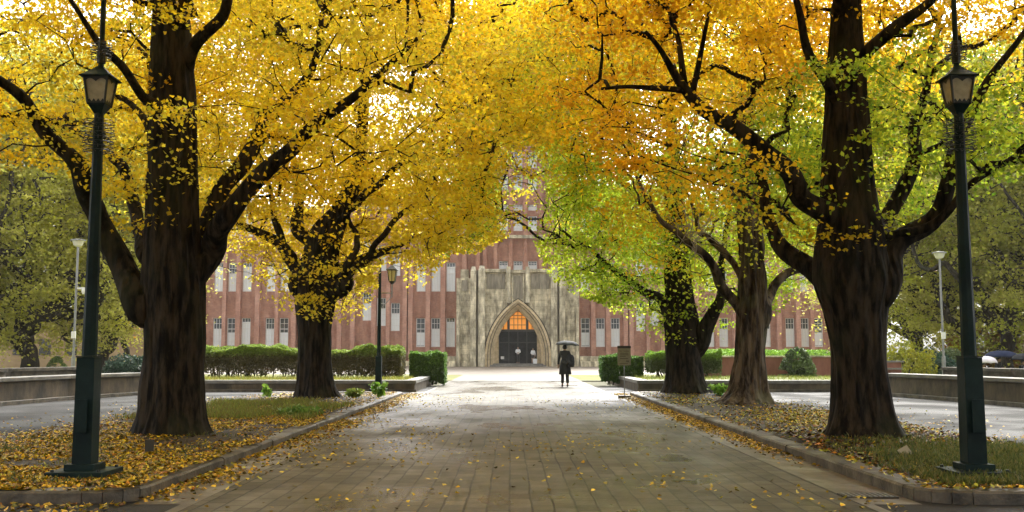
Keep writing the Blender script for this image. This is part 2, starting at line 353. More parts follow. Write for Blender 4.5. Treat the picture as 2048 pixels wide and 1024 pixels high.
def leaf_quads(C, normal_bias, size, rng, flat=.55):
    "fan-shaped four-cornered leaves round the points C (n,3)"
    n = len(C); a = rng.random(n)*2*math.pi
    nrm = rng.normal(size=(n, 3))*flat; nrm[:, 2] += normal_bias; nrm /= np.linalg.norm(nrm, axis=1)[:, None]+1e-9
    t = np.stack([np.cos(a), np.sin(a), rng.normal(size=n)*.5-.25], -1)
    t -= nrm*(t*nrm).sum(1)[:, None]; t /= np.linalg.norm(t, axis=1)[:, None]+1e-9
    s = np.cross(nrm, t); sz = size*(.7+.6*rng.random(n))[:, None]
    f = (rng.random(n)*.22)[:, None]*sz*nrm
    return np.stack([C-t*sz*.45, C+s*sz*.58+t*sz*.22+f, C+t*sz*.55, C-s*sz*.58+t*sz*.22+f], 1)

ENVX = [-300, 0, 60, 150, 175, 200, 280, 300, 390, 405, 440, 470, 520, 600, 640, 700, 745, 762, 800, 815, 860, 905, 950, 1000, 1030, 1060, 1090, 1130, 1200, 1260, 1330, 1440, 1475, 1560, 1620, 1660, 1760, 1800, 1860, 1910, 1960, 2048, 2400]
ENVY = [340, 340, 330, 350, 400, 470, 480, 585, 590, 520, 490, 500, 600, 625, 640, 640, 620, 522, 518, 590, 560, 500, 500, 475, 455, 455, 540, 575, 600, 640, 690, 690, 640, 620, 560, 600, 600, 540, 450, 400, 400, 345, 330]
def allowed(p, slack=0):
    x, y = project(p); return y < np.interp(x, ENVX, ENVY)+slack

PAL = dict(yellow=(.87, .62, .022), gold=(.85, .52, .018), lemon=(.90, .71, .06), olive=(.50, .50, .04), green=(.30, .46, .03), lime=(.60, .68, .05), orange=(.82, .46, .02), rust=(.55, .22, .02),
           pine=(.52, .53, .08), sage=(.68, .64, .16), moss=(.36, .40, .06), leaf_green=(.17, .34, .03), teal=(.06, .13, .09))
def palette(names): return np.array([PAL[n] for n in names])

def make_tree(name, label, cat, group, base, trunk, limbs, crown, n_targets, leaves_per, pal, seed, size=.062, mats=('bark', 'leaf'), spread=.29,
              use_env=True, flare=.5, ridge=.10, reach=4.5, extra=None, green_fn=None, wig=.05, hollow=.25, sides=96, twig_min=.007):
    rng = np.random.default_rng(seed)
    root = empty(name, tuple(base), label, cat, group)
    off = np.array(base, float)
    tb = MB(); nodes = []; parent = []; rad = []; main_ok = []
    trunk = catmull(trunk, .09)
    def ridges(amp, fl):
        amp = amp*1.35
        def mod(pts, a, rr):
            h = pts[:, 2]-off[2]; q = np.empty((*rr.shape, 3)); k = 2.6
            q[..., 0] = np.cos(a)[None]*k+seed; q[..., 1] = np.sin(a)[None]*k; q[..., 2] = h[:, None]*.35
            v1 = np.abs(2*vnoise(q)-1); q2 = q*np.array([3.1, 3.1, 3.5]); v2 = np.abs(2*vnoise(q2)-1); q3 = q*np.array([1, 1, 3.]); v3 = vnoise(q3+9)
            g = .955+amp*(v1*1.0+v2*.7-.65)+.10*(v3-.5)
            if fl:
                lob = .45+.9*vnoise(np.stack([np.cos(a)*1.7+seed*3, np.sin(a)*1.7, a*0], -1))
                g = g+fl*np.exp(-h/.32)[:, None]*lob[None]
            return rr*g
        return mod
    tb.tube(trunk[:, :3]-off, trunk[:, 3], sides, mod=lambda p, a, r: ridges(ridge, flare)(p+off, a, r))
    idx0 = 0
    def reg(poly, from_i):
        last = -1; prev = None
        for i, q in enumerate(poly):
            if prev is None or np.linalg.norm(q[:3]-prev) > .3:
                nodes.append(q[:3].copy()); parent.append(last); rad.append(q[3]); main_ok.append(i >= from_i); last = len(nodes)-1; prev = q[:3]
    reg(trunk, int(len(trunk)*.45))
    for lm in limbs:
        lm = np.asarray(lm, float)
        j0 = int(np.argmin(np.linalg.norm(trunk[:, :3]-(lm[0, :3]-np.array([0, 0, lm[0, 3]*1.2])), axis=1)))
        if np.linalg.norm(trunk[j0, :3]-lm[0, :3]) < 1.6: lm = np.vstack([[*trunk[j0, :3], lm[0, 3]*.5], lm]); lm[1, 3] *= .8; lm[2, 3] *= .93
        lm[:, 3] *= .9
        c = catmull(lm, .12)
        # gnarl
        wv = (np.stack([vnoise(c[:, :3]*1.3+k*7+seed) for k in range(3)], -1)-.5)*2*(c[:, 3:4]*1.1+.03)*np.clip(np.arange(len(c))/6, 0, 1)[:, None]
        c[:, :3] += wv; c[:, 3] *= 1+.22*(vnoise(c[:, :3]*2.2+5)-.5)
        tb.tube(c[:, :3]-off, c[:, 3], 18, mod=lambda p, a, r: ridges(.07, 0)(p+off, a, r))
        reg(c, int(len(c)*.3))
    # crown targets
    T = []
    cen, rr = np.array(crown[0], float), np.array(crown[1], float)
    tries = 0
    while len(T) < n_targets and tries < 60:
        tries += 1
        q = rng.normal(size=(4000, 3)); q /= np.linalg.norm(q, axis=1)[:, None]; q *= (rng.random(4000)**(1/2.4))[:, None]
        ok = np.linalg.norm(q, axis=1) > hollow
        p = cen+q*rr; p += (np.stack([vnoise(p*.5+k*11) for k in range(3)], -1)-.5)*1.2
        ok &= vnoise(p*.75+seed*1.7) > .31
        if use_env:
            ok &= allowed(p, rng.normal(size=len(p))*14-18); gx, gy = project(p)
            ok &= (((gx-1048)/62)**2+((gy-390)/125)**2 > 1) | (rng.random(len(p)) < .10)
        if extra is not None: ok &= extra(p)
        T += list(p[ok])
    T = np.array(T[:n_targets])
    NP = np.zeros((len(nodes)+n_targets*16, 3)); n0 = len(nodes); NP[:n0] = nodes; nn = n0
    okm = np.array(main_ok)
    d = np.array([np.min(np.linalg.norm(NP[:n0][okm]-t, axis=1)) for t in T])
    order = np.argsort(d); par = list(parent); isok = list(main_ok); pathlist = []
    pen = np.zeros(len(NP)); pen[:n0][~okm] = 1e6
    spots = []
    for ti in order:
        t = T[ti]; dv = t-NP[:nn]; dist = np.sqrt((dv**2).sum(1))
        # branches like to climb: cheap when the node is below and nearer the trunk axis
        cost = dist+pen[:nn]+np.clip(-dv[:, 2], 0, None)*.7
        j = int(np.argmin(cost)); L = dist[j]
        if L > reach or pen[j] > 1e5: continue
        k = max(2, int(L/.32)); path = [NP[j].copy()]; ids = [j]
        bend = rng.normal(size=3)*.10*L; bend[2] = -abs(bend[2])*.4+.08*L
        for s in range(1, k+1):
            u = s/k; p = NP[j]*(1-u)+t*u+bend*math.sin(math.pi*u)+(rng.normal(size=3)*wig if s < k else 0)
            NP[nn] = p; par.append(ids[-1]); ids.append(nn); path.append(p); nn += 1
            if nn >= len(NP)-20: break
        pathlist.append(ids); spots.append((t, (path[-1]-path[-2]))); 
        if L > .9: spots.append((path[-2]*.5+path[-1]*.5, path[-1]-path[-2]))
        if nn >= len(NP)-20: break
    cnt = np.zeros(nn)
    for ids in pathlist: cnt[ids[-1]] += 1
    for i in range(nn-1, n0-1, -1):
        if par[i] >= 0: cnt[par[i]] += cnt[i]
    rN = twig_min*np.maximum(cnt, 1)**.45
    for ids in pathlist:
        pts = NP[ids]; r = rN[ids].copy(); r[0] = min(r[0], r[1]*1.15); r = np.minimum(r*(1 if twig_min < .02 else 1.5), .06 if twig_min < .02 else .2); r[-1] *= .5
        tb.tube(pts-off, r, 5 if r[0] > .02 else 3, cap=False)
    tr = tb.build('trunk', M[mats[0]], root, smooth=True)
    # leaves
    SP = np.array([s[0] for s in spots]); SD = np.array([s[1] for s in spots])
    SD /= np.linalg.norm(SD, axis=1)[:, None]+1e-9
    k = leaves_per; nS = len(SP)
    cl = (.55+.9*rng.random(nS))
    o = rng.normal(size=(nS, k, 3))*np.array([1, 1, .34])*spread*cl[:, None, None]
    o[..., 2] -= (o[..., 0]**2+o[..., 1]**2)*.35
    C = SP[:, None]+SD[:, None]*.10+o
    tone = np.clip(vnoise(SP*.55+seed*3)*1.6-.3+rng.normal(size=nS)*.14, 0, .999)
    if green_fn is not None: 
        g = green_fn(SP)+rng.normal(size=nS)*.12
    else: g = np.zeros(nS)
    pc = palette(pal); ti = tone[:, None]*(len(pc)-1)+rng.normal(size=(nS, k))*.35; ti = np.clip(ti, 0, len(pc)-1.001)
    i0 = ti.astype(int); fr = (ti-i0)[..., None]; colr = pc[i0]*(1-fr)+pc[i0+1]*fr
    gc = palette(['lime', 'leaf_green']); gr = rng.random((nS, k, 1)); gcol = gc[0]*gr+gc[1]*(1-gr)
    gm = np.clip(g*2-.5, 0, 1)[:, None, None]; colr = colr*(1-gm)+gcol*gm
    colr = colr*(.75+.45*rng.random((nS, k, 1)))
    C = C.reshape(-1, 3); colr = colr.reshape(-1, 3)
    if use_env:
        gx, gy = project(C); ok = allowed(C, 8) & ((((gx-1048)/45)**2+((gy-390)/100)**2 > 1) | (rng.random(len(C)) < .35)); C = C[ok]; colr = colr[ok]
    V = leaf_quads(C, .8, size, rng, .75)-off
    quads_object('crown', V, M[mats[1]], root, np.clip(colr, 0, .9))
    return root

def trunk_px(Z, pts, top_from=None):
    b = P(pts[0][0], pts[0][1], Z); out = px_limb(Z, pts); out[0] = (b[0], Z, .02, out[0][3]); return out

AV = 'ginkgo trees lining the avenue'
# ---- front left
Z = 16.2
tk = px_limb(Z, [(343, 892, 66), (343, 850, 64), (345, 800, 63), (348, 720, 62), (349, 640, 62), (346, 560, 62), (343, 480, 55), (345, 380, 52), (345, 260, 50), (343, 140, 45), (342, 0, 38), (340, -150, 28), (338, -330, 16)])
lm = [px_limb(Z, [(322, 640, 36), (285, 575, 34), (240, 510, 29), (205, 450, 26), (180, 395, 24, 15.9), (150, 335, 21, 15.7), (110, 285, 18, 15.5), (60, 235, 15, 15.3), (15, 185, 13, 15.0), (-50, 120, 10, 14.8), (-130, 40, 6, 14.5)]),
      px_limb(Z, [(385, 560, 38), (410, 500, 34), (432, 450, 26, 16.0), (470, 405, 24, 15.8), (520, 360, 21, 15.7), (570, 310, 19, 15.5), (625, 258, 16, 15.3), (690, 215, 12, 15), (760, 150, 8, 14.8), (830, 80, 5, 14.6)]),
      px_limb(Z, [(405, 520, 32), (415, 460, 26, 16.5), (430, 400, 22, 16.8), (470, 345, 20, 17), (505, 285, 20, 17.2), (520, 240, 19, 17.4), (560, 212, 16, 17.6), (610, 165, 11, 17.8), (640, 90, 8, 18), (655, 0, 5, 18.2)]),
      px_limb(Z, [(300, 520, 26), (272, 460, 17, 17), (262, 400, 15, 17.4), (245, 345, 13, 17.7), (205, 300, 10, 18), (160, 270, 7, 18.3), (90, 230, 5, 18.8)]),
      px_limb(Z, [(370, 150, 26), (395, 90, 17, 16), (430, 25, 14, 15.7), (460, -60, 11, 15.4), (500, -160, 7, 15)]),
      px_limb(Z, [(325, 230, 24), (290, 200, 12, 15.4), (240, 130, 9, 14.8), (180, 60, 7, 14.3), (120, -40, 5, 13.8)]),
      px_limb(Z, [(310, 300, 20), (280, 230, 9, 16.5), (255, 205, 7, 16.8), (210, 190, 5, 17.1)]),
      [(-5.4, 16.1, 6.9, .2), (-5.2, 14.2, 8.0, .16), (-4.6, 11.5, 8.8, .11), (-4.2, 8.5, 9.6, .06)], [(-5.3, 16.1, 7.6, .18), (-4.0, 13.6, 8.8, .12), (-1.8, 11.5, 9.3, .08), (.2, 9.5, 9.8, .04)], [(-5.4, 16.1, 7.3, .16), (-7.2, 13.6, 8.6, .1), (-9, 10.5, 9.4, .05)]]
base = np.array([tk[0][0], Z, .1])
make_tree('ginkgo_tree', 'massive dark-trunked golden ginkgo with forked limbs, standing behind the left front lamp', 'tree', AV, base, tk, lm,
          ((-5.4, 14.2, 8.5), (9.4, 9.5, 5.0)), 3100, 78, ['gold', 'yellow', 'yellow', 'lemon', 'olive', 'yellow', 'lemon'], 11,
          extra=lambda p: ((p[:, 0] < -1.3+RNG.random(len(p))*.8) | (p[:, 2] > 9.5)) & ((p[:, 1] > 15.4) | (p[:, 2] > HC+.8+.40*p[:, 1]) | ((np.abs(p[:, 0]+5.4) > 2.2) & (p[:, 1] > 12.6) & (RNG.random(len(p)) < .5)) | ((p[:, 1] > 12.6) & (RNG.random(len(p)) < .07))), flare=.42, reach=6.5)
# ---- left, further on
Z = 28.6
tk = px_limb(Z, [(636, 806, 38), (633, 780, 37), (631, 740, 35), (630, 690, 35), (630, 640, 37), (630, 600, 42), (632, 560, 44), (640, 515, 38), (652, 470, 34), (680, 425, 22), (705, 370, 17), (720, 300, 14), (728, 200, 11), (735, 80, 9), (740, -60, 6)])
lm = [px_limb(Z, [(610, 590, 26), (590, 552, 22), (570, 520, 16), (540, 490, 12), (500, 465, 9), (455, 443, 7), (410, 425, 5)]),
      px_limb(Z, [(575, 530, 14), (558, 500, 10), (548, 455, 8), (540, 400, 7), (528, 340, 5), (505, 270, 4)]),
      px_limb(Z, [(640, 600, 30), (672, 580, 22, 28), (695, 553, 17, 27.7), (708, 515, 9, 27.5), (714, 475, 7), (700, 438, 5), (690, 400, 4)]),
      px_limb(Z, [(650, 610, 26), (690, 570, 18, 29), (735, 525, 13, 29.4), (780, 503, 8, 29.6), (830, 478, 6, 29.8), (880, 455, 5, 30), (940, 420, 3, 30.2)]),
      px_limb(Z, [(728, 535, 12), (752, 495, 8, 28.5), (775, 460, 7, 28), (810, 425, 6), (865, 380, 5), (880, 330, 6), (895, 270, 4)]),
      px_limb(Z, [(640, 520, 22), (612, 470, 18, 29.2), (600, 420, 12, 29.6), (590, 350, 10, 30), (585, 260, 8, 30.4), (590, 150, 5, 31)]),
      px_limb(Z, [(685, 420, 14), (760, 360, 8, 27.6), (830, 300, 6, 27), (900, 220, 4, 26.6)])]
base = np.array([tk[0][0], Z, .1])
make_tree('ginkgo_tree', 'bright yellow ginkgo with fan of forked limbs, in front of the clipped hedge', 'tree', AV, base, tk, lm,
          ((-3.0, 29.4, 9.4), (9.0, 7.4, 7.8)), 3000, 64, ['yellow', 'lemon', 'yellow', 'lemon', 'lemon'], 22, size=.085, spread=.33, extra=lambda p: ((p[:, 0] < 1.0) | (p[:, 2] > 9.3)) & ((p[:, 1] > 27.2) | (np.abs(p[:, 0]+5.2) > 2.4) | (p[:, 2] > 9) | (RNG.random(len(p)) < .06)), flare=.45, reach=6)
# ---- front right
Z = 15.6
tk = px_limb(Z, [(1728, 893, 64), (1725, 850, 60), (1722, 800, 57), (1718, 740, 55), (1714, 680, 56), (1708, 620, 66), (1703, 560, 78), (1700, 500, 72), (1697, 420, 60), (1692, 320, 50), (1692, 220, 43), (1692, 110, 37), (1694, 0, 30), (1698, -150, 22), (1700, -300, 13)])
lm = [px_limb(Z, [(1690, 480, 42), (1655, 430, 30, 15.4), (1615, 385, 26, 15.2), (1560, 335, 23, 15), (1500, 292, 21, 14.9), (1445, 252, 18, 14.8), (1405, 222, 16, 14.7), (1370, 170, 12, 14.7), (1335, 125, 8, 14.6), (1290, 70, 5, 14.5)]),
      px_limb(Z, [(1665, 585, 44), (1625, 540, 28, 15.8), (1580, 512, 21, 16), (1548, 480, 17, 16.2), (1530, 430, 15, 16.4), (1528, 370, 12, 16.6), (1510, 300, 9, 16.8), (1470, 220, 6, 17)]),
      px_limb(Z, [(1390, 185, 8, 14.7), (1330, 174, 7, 14.6), (1265, 174, 5, 14.5), (1200, 180, 4, 14.4)]),
      px_limb(Z, [(1745, 590, 44), (1790, 540, 30), (1835, 480, 25, 15.5), (1872, 420, 23, 15.4), (1895, 360, 18, 15.3), (1920, 280, 13, 15.2), (1960, 190, 10, 15), (2020, 100, 7, 14.8), (2090, 0, 5, 14.6)]),
      px_limb(Z, [(1730, 510, 34), (1775, 430, 22, 16.2), (1815, 350, 18, 16.5), (1840, 260, 13, 16.8), (1860, 150, 9, 17), (1880, 30, 6, 17.2)]),
      px_limb(Z, [(1700, 160, 22), (1745, 95, 16, 15.3), (1800, 50, 14, 15), (1860, 5, 11, 14.8), (1930, -60, 7, 14.6)]),
      px_limb(Z, [(1685, 240, 22), (1650, 150, 13, 15.2), (1610, 60, 10, 15), (1580, -30, 7, 14.8)]),
      px_limb(Z, [(1850, 460, 14, 15.3), (1930, 370, 9, 15), (2000, 330, 7, 14.8), (2080, 280, 5, 14.6)]),
      px_limb(Z, [(1370, 175, 9, 14.7), (1360, 110, 7, 14.8), (1345, 30, 5, 15)]),
      px_limb(Z, [(1385, 185, 8, 14.7), (1400, 110, 6, 14.5), (1420, 20, 4, 14.3)]),
      [(5.2, 15.5, 6.9, .2), (5.0, 13.6, 8.0, .16), (4.6, 11, 8.8, .11), (4.2, 8.0, 9.6, .06)], [(5.2, 15.5, 7.6, .18), (3.6, 13.2, 8.8, .12), (1.8, 11.2, 9.3, .08), (.2, 9.2, 9.8, .04)], [(5.3, 15.5, 7.3, .16), (7.2, 13.2, 8.6, .1), (9, 10.2, 9.4, .05)]]
base = np.array([tk[0][0], Z, .1])
def under_r1(p):
    x, y = project(p); return y < np.interp(x, [900, 1100, 1250, 1400, 1480, 1570, 1630], [150, 240, 310, 380, 400, 440, 900])+RNG.normal(size=len(p))*18
def green_r1(p):
    x, y, z = p[:, 0], p[:, 1], p[:, 2]
    return np.clip(1.35-np.sqrt(((x-7.0)/3.6)**2+((z-4.9)/1.45)**2), 0, 1)*2.0+np.clip((x-7.5)/5, 0, .3)
make_tree('ginkgo_tree', 'huge dark-trunked ginkgo with orange and green leaves, beside the right front lamp', 'tree', AV, base, tk, lm,
          ((5.2, 13.8, 8.2), (9.4, 9.5, 5.4)), 3700, 76, ['orange', 'gold', 'yellow', 'gold', 'yellow', 'olive'], 33,
          extra=lambda p: under_r1(p) & ((p[:, 0] > .9-RNG.random(len(p))*.8) | (p[:, 2] > 9.5)) & ((p[:, 1] > 15.0) | (p[:, 2] > HC+.8+.40*p[:, 1]) | ((np.abs(p[:, 0]-5.4) > 2.0) & (p[:, 1] > 12.3) & (RNG.random(len(p)) < .42)) | ((p[:, 1] > 12.9) & (p[:, 2] < 6.2) & (p[:, 0] > 6.0)) | ((p[:, 1] > 12.3) & (RNG.random(len(p)) < np.where(p[:, 2] > 4.4, .26, .08)))), green_fn=green_r1, flare=.5, reach=6.5)
# ---- right, second: flaking bark
Z = 25.4
tk = px_limb(Z, [(1495, 822, 40), (1497, 790, 36), (1499, 740, 34), (1501, 690, 32), (1503, 640, 33), (1504, 590, 32), (1503, 530, 29), (1500, 460, 27), (1498, 400, 25), (1496, 330, 18), (1494, 230, 13), (1492, 100, 9), (1490, -30, 6)])
lm = [px_limb(Z, [(1492, 640, 26), (1468, 612, 14), (1442, 578, 12, 25), (1425, 540, 11, 24.8), (1390, 508, 10, 24.6), (1352, 474, 8, 24.5), (1318, 448, 6, 24.4), (1298, 400, 5, 24.3), (1270, 350, 4)]),
      px_limb(Z, [(1520, 650, 24), (1540, 605, 13, 25.6), (1552, 575, 11, 25.8), (1575, 553, 10, 26), (1610, 540, 8, 26.2), (1650, 520, 6, 26.5)]),
      px_limb(Z, [(1490, 570, 16), (1472, 530, 9, 25.6), (1448, 500, 8, 25.8), (1420, 478, 7, 25.9), (1400, 455, 6), (1392, 420, 5), (1370, 370, 3)]),
      px_limb(Z, [(1505, 420, 20), (1530, 350, 10, 25), (1560, 270, 8, 24.6), (1600, 180, 5, 24.2)])]
base = np.array([tk[0][0], Z, .1])
make_tree('ginkgo_tree', 'ginkgo with pale flaking brown bark and knobbly roots, second trunk from the right', 'tree', AV, base, tk, lm,
          ((5.6, 25.6, 9.0), (5.4, 4.6, 5.6)), 900, 60, ['yellow', 'lime', 'olive', 'lime', 'gold'], 44, extra=lambda p: (p[:, 1] > 25.4) | (np.abs(p[:, 0]-5.9) > 2.6) | (RNG.random(len(p)) < .10), size=.078, mats=('bark_pale', 'leaf'), spread=.40, ridge=.2, flare=.85, reach=6)
rt = bpy.data.objects['ginkgo_tree.003'] if 'ginkgo_tree.003' in bpy.data.objects else None
if rt:
    rg = np.random.default_rng(5); b = MB()
    for k in range(34):
        p = P(1385+rg.normal()*14, 470+rg.normal()*14, 24.5); pts = [p]
        d = rg.normal(size=3)*np.array([1, .5, .8]); d[2] += .5; d /= np.linalg.norm(d)
        for j in range(6): d = d+rg.normal(size=3)*.38; d /= np.linalg.norm(d); pts.append(pts[-1]+d*.17)
        b.tube(np.array(pts)-np.array(rt.location), np.linspace(.013, .004, 7), 4, cap=False)
    b.build('bare_twigs', M['twig'], rt)
# ---- right, furthest
Z = 32.8
tk = px_limb(Z, [(1372, 798, 42), (1370, 770, 40), (1368, 730, 38), (1366, 690, 37), (1363, 640, 36), (1358, 590, 30), (1354, 530, 27), (1352, 460, 24), (1348, 390, 20), (1345, 300, 15), (1340, 200, 10), (1335, 80, 6)])
lm = [px_limb(Z, [(1385, 700, 26), (1405, 655, 19, 32.4), (1425, 622, 15, 32.1), (1438, 580, 10, 31.9), (1438, 530, 8, 31.7), (1450, 460, 6, 31.5), (1470, 380, 4)]),
      px_limb(Z, [(1345, 640, 22), (1320, 608, 13, 32.5), (1290, 588, 10, 32.2), (1262, 572, 9, 32), (1238, 548, 7, 31.8), (1205, 522, 6, 31.6), (1165, 492, 4, 31.4), (1120, 460, 3, 31.2)]),
      px_limb(Z, [(1352, 500, 14), (1320, 440, 9, 33.2), (1280, 395, 7, 33.5), (1220, 350, 5, 33.8), (1150, 310, 4, 34)]),
      px_limb(Z, [(1348, 400, 12), (1300, 330, 8, 32.4), (1240, 270, 6, 32), (1170, 230, 4, 31.7)])]
base = np.array([tk[0][0], Z, .1])
make_tree('ginkgo_tree', 'green-leaved ginkgo with thick double trunk, nearest the hall on the right', 'tree', AV, base, tk, lm,
          ((4.3, 32.6, 7.8), (7.4, 5.0, 6.4)), 1750, 60, ['green', 'lime', 'lime', 'green', 'lime', 'lemon'], 55, size=.085, spread=.36, extra=lambda p: (p[:, 1] > 31.8) | (np.abs(p[:, 0]-5.5) > 1.7) | (RNG.random(len(p)) < .05), flare=.5, reach=7)

# ---- next pair of the avenue, level with the photographer: their crowns shade the foreground
for sx, lab, sd in ((-1, 'golden ginkgo left of the photographer, outside the frame, its crown overhead', 66), (1, 'golden ginkgo right of the photographer, outside the frame, its crown overhead', 77)):
    bx = 5.6*sx; tk = np.array([(bx, 2.5, 0, .55), (bx, 2.5, 2, .5), (bx, 2.5, 5, .42), (bx, 2.5, 8.5, .25), (bx, 2.5, 12, .1)])
    lm = [np.array([(bx, 2.5, 3.6, .2), (bx+dx*.5, 2.5+dy*.5, 5.6, .15), (bx+dx, 2.5+dy, 7.6, .06)]) for dx, dy in ((-sx*4.5, 1), (sx*4, 1.5), (-sx*1.5, -5), (-sx*2, 4.5), (sx*2, -4), (-sx*4, -3))]
    make_tree('ginkgo_tree', lab, 'tree', AV, np.array([bx, 2.5, 0.]), tk, lm, ((bx*.8, .5, 8.2), (6.6, 8.5, 4.2)), 1300, 60, ['gold', 'yellow', 'lemon'], sd, size=.11, use_env=False,
              extra=lambda p: (p[:, 2] > HC+2.3+.45*np.maximum(p[:, 1], 0)) & (p[:, 2] > 4.6) & (np.abs(p[:, 0]) > .6), spread=.4, reach=8, wig=.08)

# ------------------------------------------------------------------ the brick hall
HY = 107.0
def hx(px, py=690, Y=HY): return float(P(px, py, Y)[0])
def hz(py, Y=HY, px=1024): return float(P(px, py, Y)[2])
hall = empty('brick_hall', (hx(1036), HY, 0), 'long red-brick hall with tall white windows and pale stone porch, across the forecourt', 'building')
def rel(o, root):
    o.parent = root; o.matrix_parent_inverse = Matrix.Identity(4); o.location = Vector(o.location)-root.location; return o
def cpy(o, parent, loc):
    c = o.copy(); COL.objects.link(c); c.parent = parent; c.location = loc
    for ch in o.children:
        d = ch.copy(); COL.objects.link(d); d.parent = c
    return c
WW = .95
def window_proto(name, h, style, ww=WW):
    b = MB(); f = .07; d = .09
    for (x0, x1, z0, z1) in ((-ww/2, -ww/2+f, 0, h), (ww/2-f, ww/2, 0, h), (-ww/2+f, ww/2-f, 0, f*1.6), (-ww/2+f, ww/2-f, h-f, h), (-ww/2+f, ww/2-f, h*.62-.03, h*.62+.04)):
        b.box(x0, x1, -d, 0, z0, z1)
    nb = [h*.2, h*.41] if style != 2 else []
    for z in nb: b.box(-ww/2+f, ww/2-f, -.06, -.02, z-.02, z+.02)
    b.box(-ww/2+f, ww/2-f, -.06, -.02, h*.81-.02, h*.81+.02)
    for x in ((-.0,) if style == 0 else (-ww*.16, ww*.16)): b.box(x-.018, x+.018, -.062, -.018, f, h-f)
    o = b.build(name, M['white'])
    g = MB(); g.box(-ww/2+.02, ww/2-.02, -.012, .01, .02, h-.02); g.build('pane', M['pane'], o)
    s = MB(); s.box(-ww/2-.12, ww/2+.12, -.2, -.002, -.16, -.004); s.build('sill', M['stone'], o)
    frac = (0, .62, .86)[style]
    if frac:
        c = MB(); c.box(-ww/2+.08, ww/2-.08, -.016, -.013, h*(.02 if style == 1 else .02), h*frac); c.build('blind', M['blind'], o)
    else:
        c = MB(); c.box(-ww/2+.08, ww/2-.08, -.016, -.013, h*.05, h*.5); c.build('blind', M['blind'], o)
    return o
H1 = hz(636)-hz(694); protos = {}
def place_window(cx, z0, z1, y, style):
    key = (round(z1-z0, 1), style)
    if key not in protos:
        o = window_proto('window', z1-z0, style); o.parent = hall; o.location = (cx-hall.location.x, y-HY, z0); protos[key] = o
    else: cpy(protos[key], hall, (cx-hall.location.x, y-HY, z0))
rs = random.Random(5)
wallb = MB(); pierb = MB()
top_wing, top_far = 18.6, 16.4
rows = [(hz(694), hz(636)), (hz(583), hz(525)), (hz(473), hz(416))]
bays = {'a': [434, 462, 491], 'b': [539, 567], 'c': [624, 652], 's': [733, 762, 790], 'd': [841, 871, 901]}
def mirror(x): return 2072-x
wins = []                           # centre x, bay key
for k, v in bays.items():
    for x in v: wins.append((hx(x), k)); wins.append((hx(mirror(x)), k))
xa, xb = hx(355), hx(1672)
def facade_bay(xc, openings, top, yf=HY):
    "one bay strip 1.45 wide: brick leaf set round its openings; openings = list of (z0,z1)"
    wd = .74; z = 0
    for (a, c) in openings:
        wallb.box(xc-wd, xc+wd, yf, yf+.5, z, a-.0); wallb.box(xc-wd, xc-WW/2, yf, yf+.5, a, c); wallb.box(xc+WW/2, xc+wd, yf, yf+.5, a, c); z = c
    wallb.box(xc-wd, xc+wd, yf, yf+.5, z, top)
wallb.box(xa, xb, HY+.52, HY+14, 0, top_far-.3)
for xc, k in wins:
    top = top_wing if k in 'ds' else top_far
    left = xc < hx(1036)
    if k == 's':
        xs = sorted([w_[0] for w_ in wins if w_[1] == 's' and (w_[0] < hx(1036)) == left], key=lambda q: -abs(q-hx(1036)))
        i = xs.index(xc); b0 = [hz(641), hz(652), hz(662)][i]
        ops = [(b0, b0+3.0), (b0+5.9, b0+8.7)]
    else: ops = rows
    facade_bay(xc, ops, top)
    for r_, (a, c) in enumerate(ops): place_window(xc, a, c, HY+.24, rs.choice([0, 1, 1, 2]) if r_ == 0 else rs.choice([1, 2, 2]))
# plain brick between the bays, and projecting piers
cx = sorted(w_[0] for w_ in wins)
edges = [xa]+sum([[c-.74, c+.74] for c in cx], [])+[xb]
pin, pout = hx(1147), hx(925)
for i in range(0, len(edges), 2):
    a, c = edges[i], edges[i+1]
    if c-a < .02: continue
    mid = (a+c)/2
    if pout < mid < pin: a0, c0, t = a, c, top_wing
    t = top_wing if abs(mid-hx(1036)) < hx(1036)-hx(715) else top_far
    wallb.box(a, c, HY-.02, HY+.5, 0, t)
    if c-a < 1.2: n = 1
    else: n = max(2, int((c-a)/1.4))
    for j in range(n):
        p = a+(c-a)*(j+.5)/n if n > 1 else mid
        # v-fronted pier
        hw, z1 = .26, t+.35
        pierb.frustum((p, HY-.3), .34, .34, 0, z1, 4, math.pi/4, 1, 1.2)
for i in range(len(cx)-1):
    p = (cx[i]+cx[i+1])/2
    if cx[i+1]-cx[i] < 1.7:
        t = (top_wing if abs(p-hx(1036)) < hx(1036)-hx(715) else top_far)+.35; hw = .22
        pierb.box(p-.19, p+.19, HY-.42, HY-.001, 0, t)
o = wallb.build('wall', M['brick'], loc=hall.location); rel(o, hall)
o = pierb.build('pier', M['brick_pier'], loc=hall.location); rel(o, hall)
pb = MB(); pb.box(xa-.1, xb+.1, HY-.75, HY-.05, 0, .55); o = pb.build('plinth', M['stone'], loc=hall.location, bevel=.03); rel(o, hall)
rb = MB(); rb.box(xa-.2, xb+.2, HY-.5, HY+14.2, top_far+.36, top_far+.7); rb.box(hx(700), hx(1372), HY-.5, HY+14.2, top_wing+.36, top_wing+.75)
o = rb.build('roof', M['stone'], loc=hall.location); rel(o, hall)
# end walls of the middle block so that it stands up off the wings
mb_ = MB(); mb_.box(hx(708), hx(1364), HY+.54, HY+13.9, top_far+.72, top_wing+.3); o = mb_.build('wall', M['brick'], loc=hall.location); rel(o, hall)
